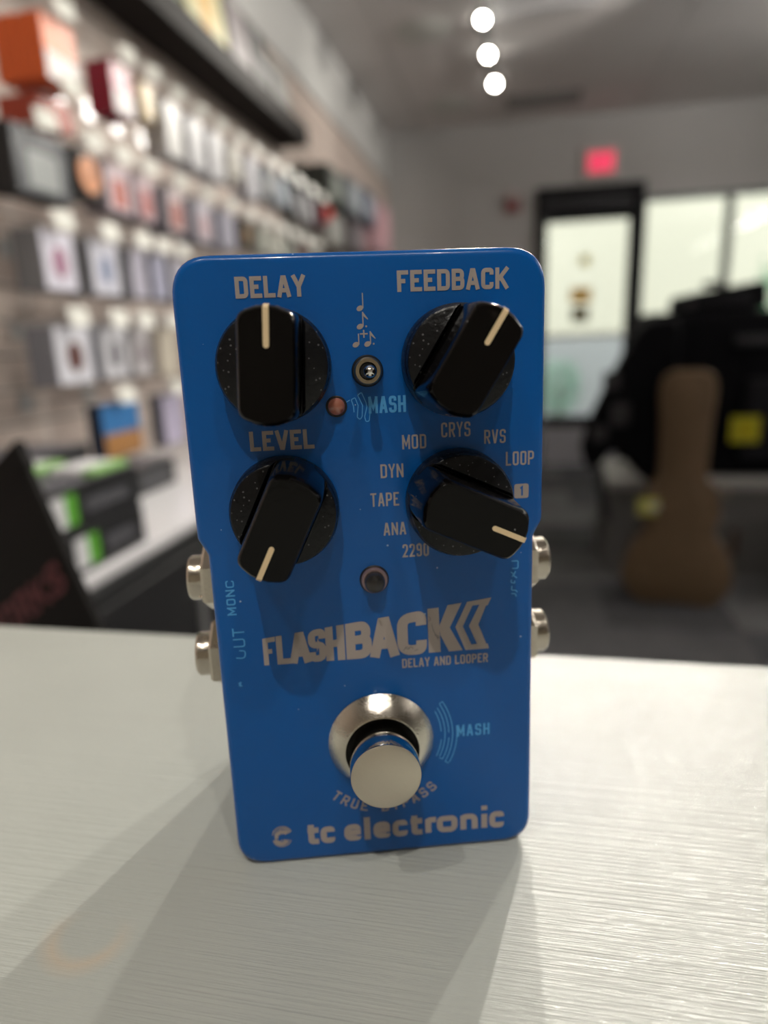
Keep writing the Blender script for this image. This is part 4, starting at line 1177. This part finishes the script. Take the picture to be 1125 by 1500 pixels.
# toggle switch
tg_ = obj('toggle_switch', lathe(bmesh.new(), [(.00285, .0000), (.00285, .0006), (.00265, .0009)], 40), M_hole, ped, True)
tg_.location = (.0002, 0, .1016)
bm = bmesh.new(); lathe(bm, [(.00245, .0005), (.00245, .0022), (.0022, .0026), (.0016, .0026), (.0015, .0020), (.0015, .0008)], 40, cap=False)
obj('bushing_ring', bm, M_brass, tg_, True)
bm = bmesh.new(); lathe(bm, [(.0015, .0009), (.0014, .0021)], 24)
obj('bushing_hole', bm, M_hole, tg_)
bm = bmesh.new(); lathe(bm, [(.00055, .002), (.0008, .0060), (.00105, .0074), (.00105, .0079), (.0008, .0084), (.0004, .0087), (.00005, .0088)], 24)
obj('lever', bm, M_chrome, tg_, True)

# indicator lights
def led(lb, x, z, R, r, m, hh):
    k = obj('indicator_light', lathe(bmesh.new(), [(R / 1000, 0), (R / 1000, .0001), ((R - .15) / 1000, .0002)], 32), M_hole, ped)
    k.location = (x / 1000, 0, z / 1000); k['label'] = lb
    bm = bmesh.new()
    prof = [(r, .0002)] + [(r * cos(t) , .0002 + hh + r * .85 * sin(t)) for t in [i * pi / 16 for i in range(8)]] + [(r * .02, .0002 + hh + r * .85)]
    lathe(bm, [(a / 1000, b / 1000 if b > .01 else b) for a, b in [(p[0], p[1]) for p in prof]], 28)
    obj('lens', bm, m, k, True)
    return k
led('small pinkish indicator light', -5.7, 95.5, 1.95, 1.6, M_amber, .25)
L2 = led('clear domed indicator light above the title', -.2, 62.05, 2.85, 1.95, M_clear, 2.2)
bm = bmesh.new(); lathe(bm, [(.00255, .0002), (.00255, .0009), (.0024, .0012), (.0020, .0012), (.0020, .0002)], 32, cap=False); obj('retaining_collar', bm, mat('pinkish_collar', (0.20, 0.13, 0.13), .25, coat=.5), L2, True)

# footswitch
fs = obj('footswitch', lathe(bmesh.new(), [(.01075, 0), (.01075, .0005), (.0105, .0008), (.0078, .0042), (.0074, .0043), (.0072, .0038), (.0071, .0015)], 72, cap=False), M_cone, ped, True)
fs.location = (-.00025, 0, .0272); fs['label'] = 'conical nickel footswitch nut'
bm = bmesh.new(); lathe(bm, [(.0072, .0008), (.0072, .0016)], 48); obj('switch_gap', bm, M_hole, fs)
bm = bmesh.new(); lathe(bm, [(.0064, .0015), (.0064, .0120), (.00665, .0124)], 64, cap=False); obj('plunger', bm, M_chrome, fs, True)
bm = bmesh.new(); lathe(bm, [(.0064, .0060), (.0067, .0064), (.0067, .0121), (.0066, .0123)], 64); obj('plunger_sleeve', bm, M_chrome, fs, True)
bm = bmesh.new(); lathe(bm, [(.00662, .0122), (.00662, .01235), (.0064, .0125), (.0001, .01252)], 64); obj('plunger_cap', bm, M_nickel, fs, True)

# jacks: hexagon nut, barrel with a hole
def jack(lb, side, z):
    bm = bmesh.new()
    rr = .0073
    hexl = lambda x, r: [(x, r * cos(pi / 2 + i * pi / 3), r * sin(pi / 2 + i * pi / 3)) for i in range(6)]
    s = side
    loft(bm, [hexl(s * .0, rr), hexl(s * .0028, rr), hexl(s * .0034, rr * .93)])
    k = obj('jack', bm, M_jack, ped); k.location = (side * .0314, .0135, z / 1000); k['label'] = lb
    bm = bmesh.new()
    rg = lambda x, r: [(x, r * cos(i * pi / 16), r * sin(i * pi / 16)) for i in range(32)]
    loft(bm, [rg(s * .0034, .0047), rg(s * .0061, .0047), rg(s * .0066, .0043), rg(s * .0066, .0033), rg(s * .002, .0033)], cap=False)
    obj('barrel', bm, M_jack, k, True)
    bm = bmesh.new(); loft(bm, [rg(s * .0038, .0033), rg(s * .0042, .0033)]); obj('socket_hole', bm, M_hole, k)
jack('upper output jack on the left side', -1, 60.4); jack('lower output jack on the left side', -1, 43.2)
jack('upper input jack on the right side', 1, 60.0); jack('lower input jack on the right side', 1, 43.2)

# ------------------------------------------------------------------ lift everything so that the floor is at z = 0
for o in list(COL.objects):
    if o.parent is None and o is not cam:
        o.location.z += HC
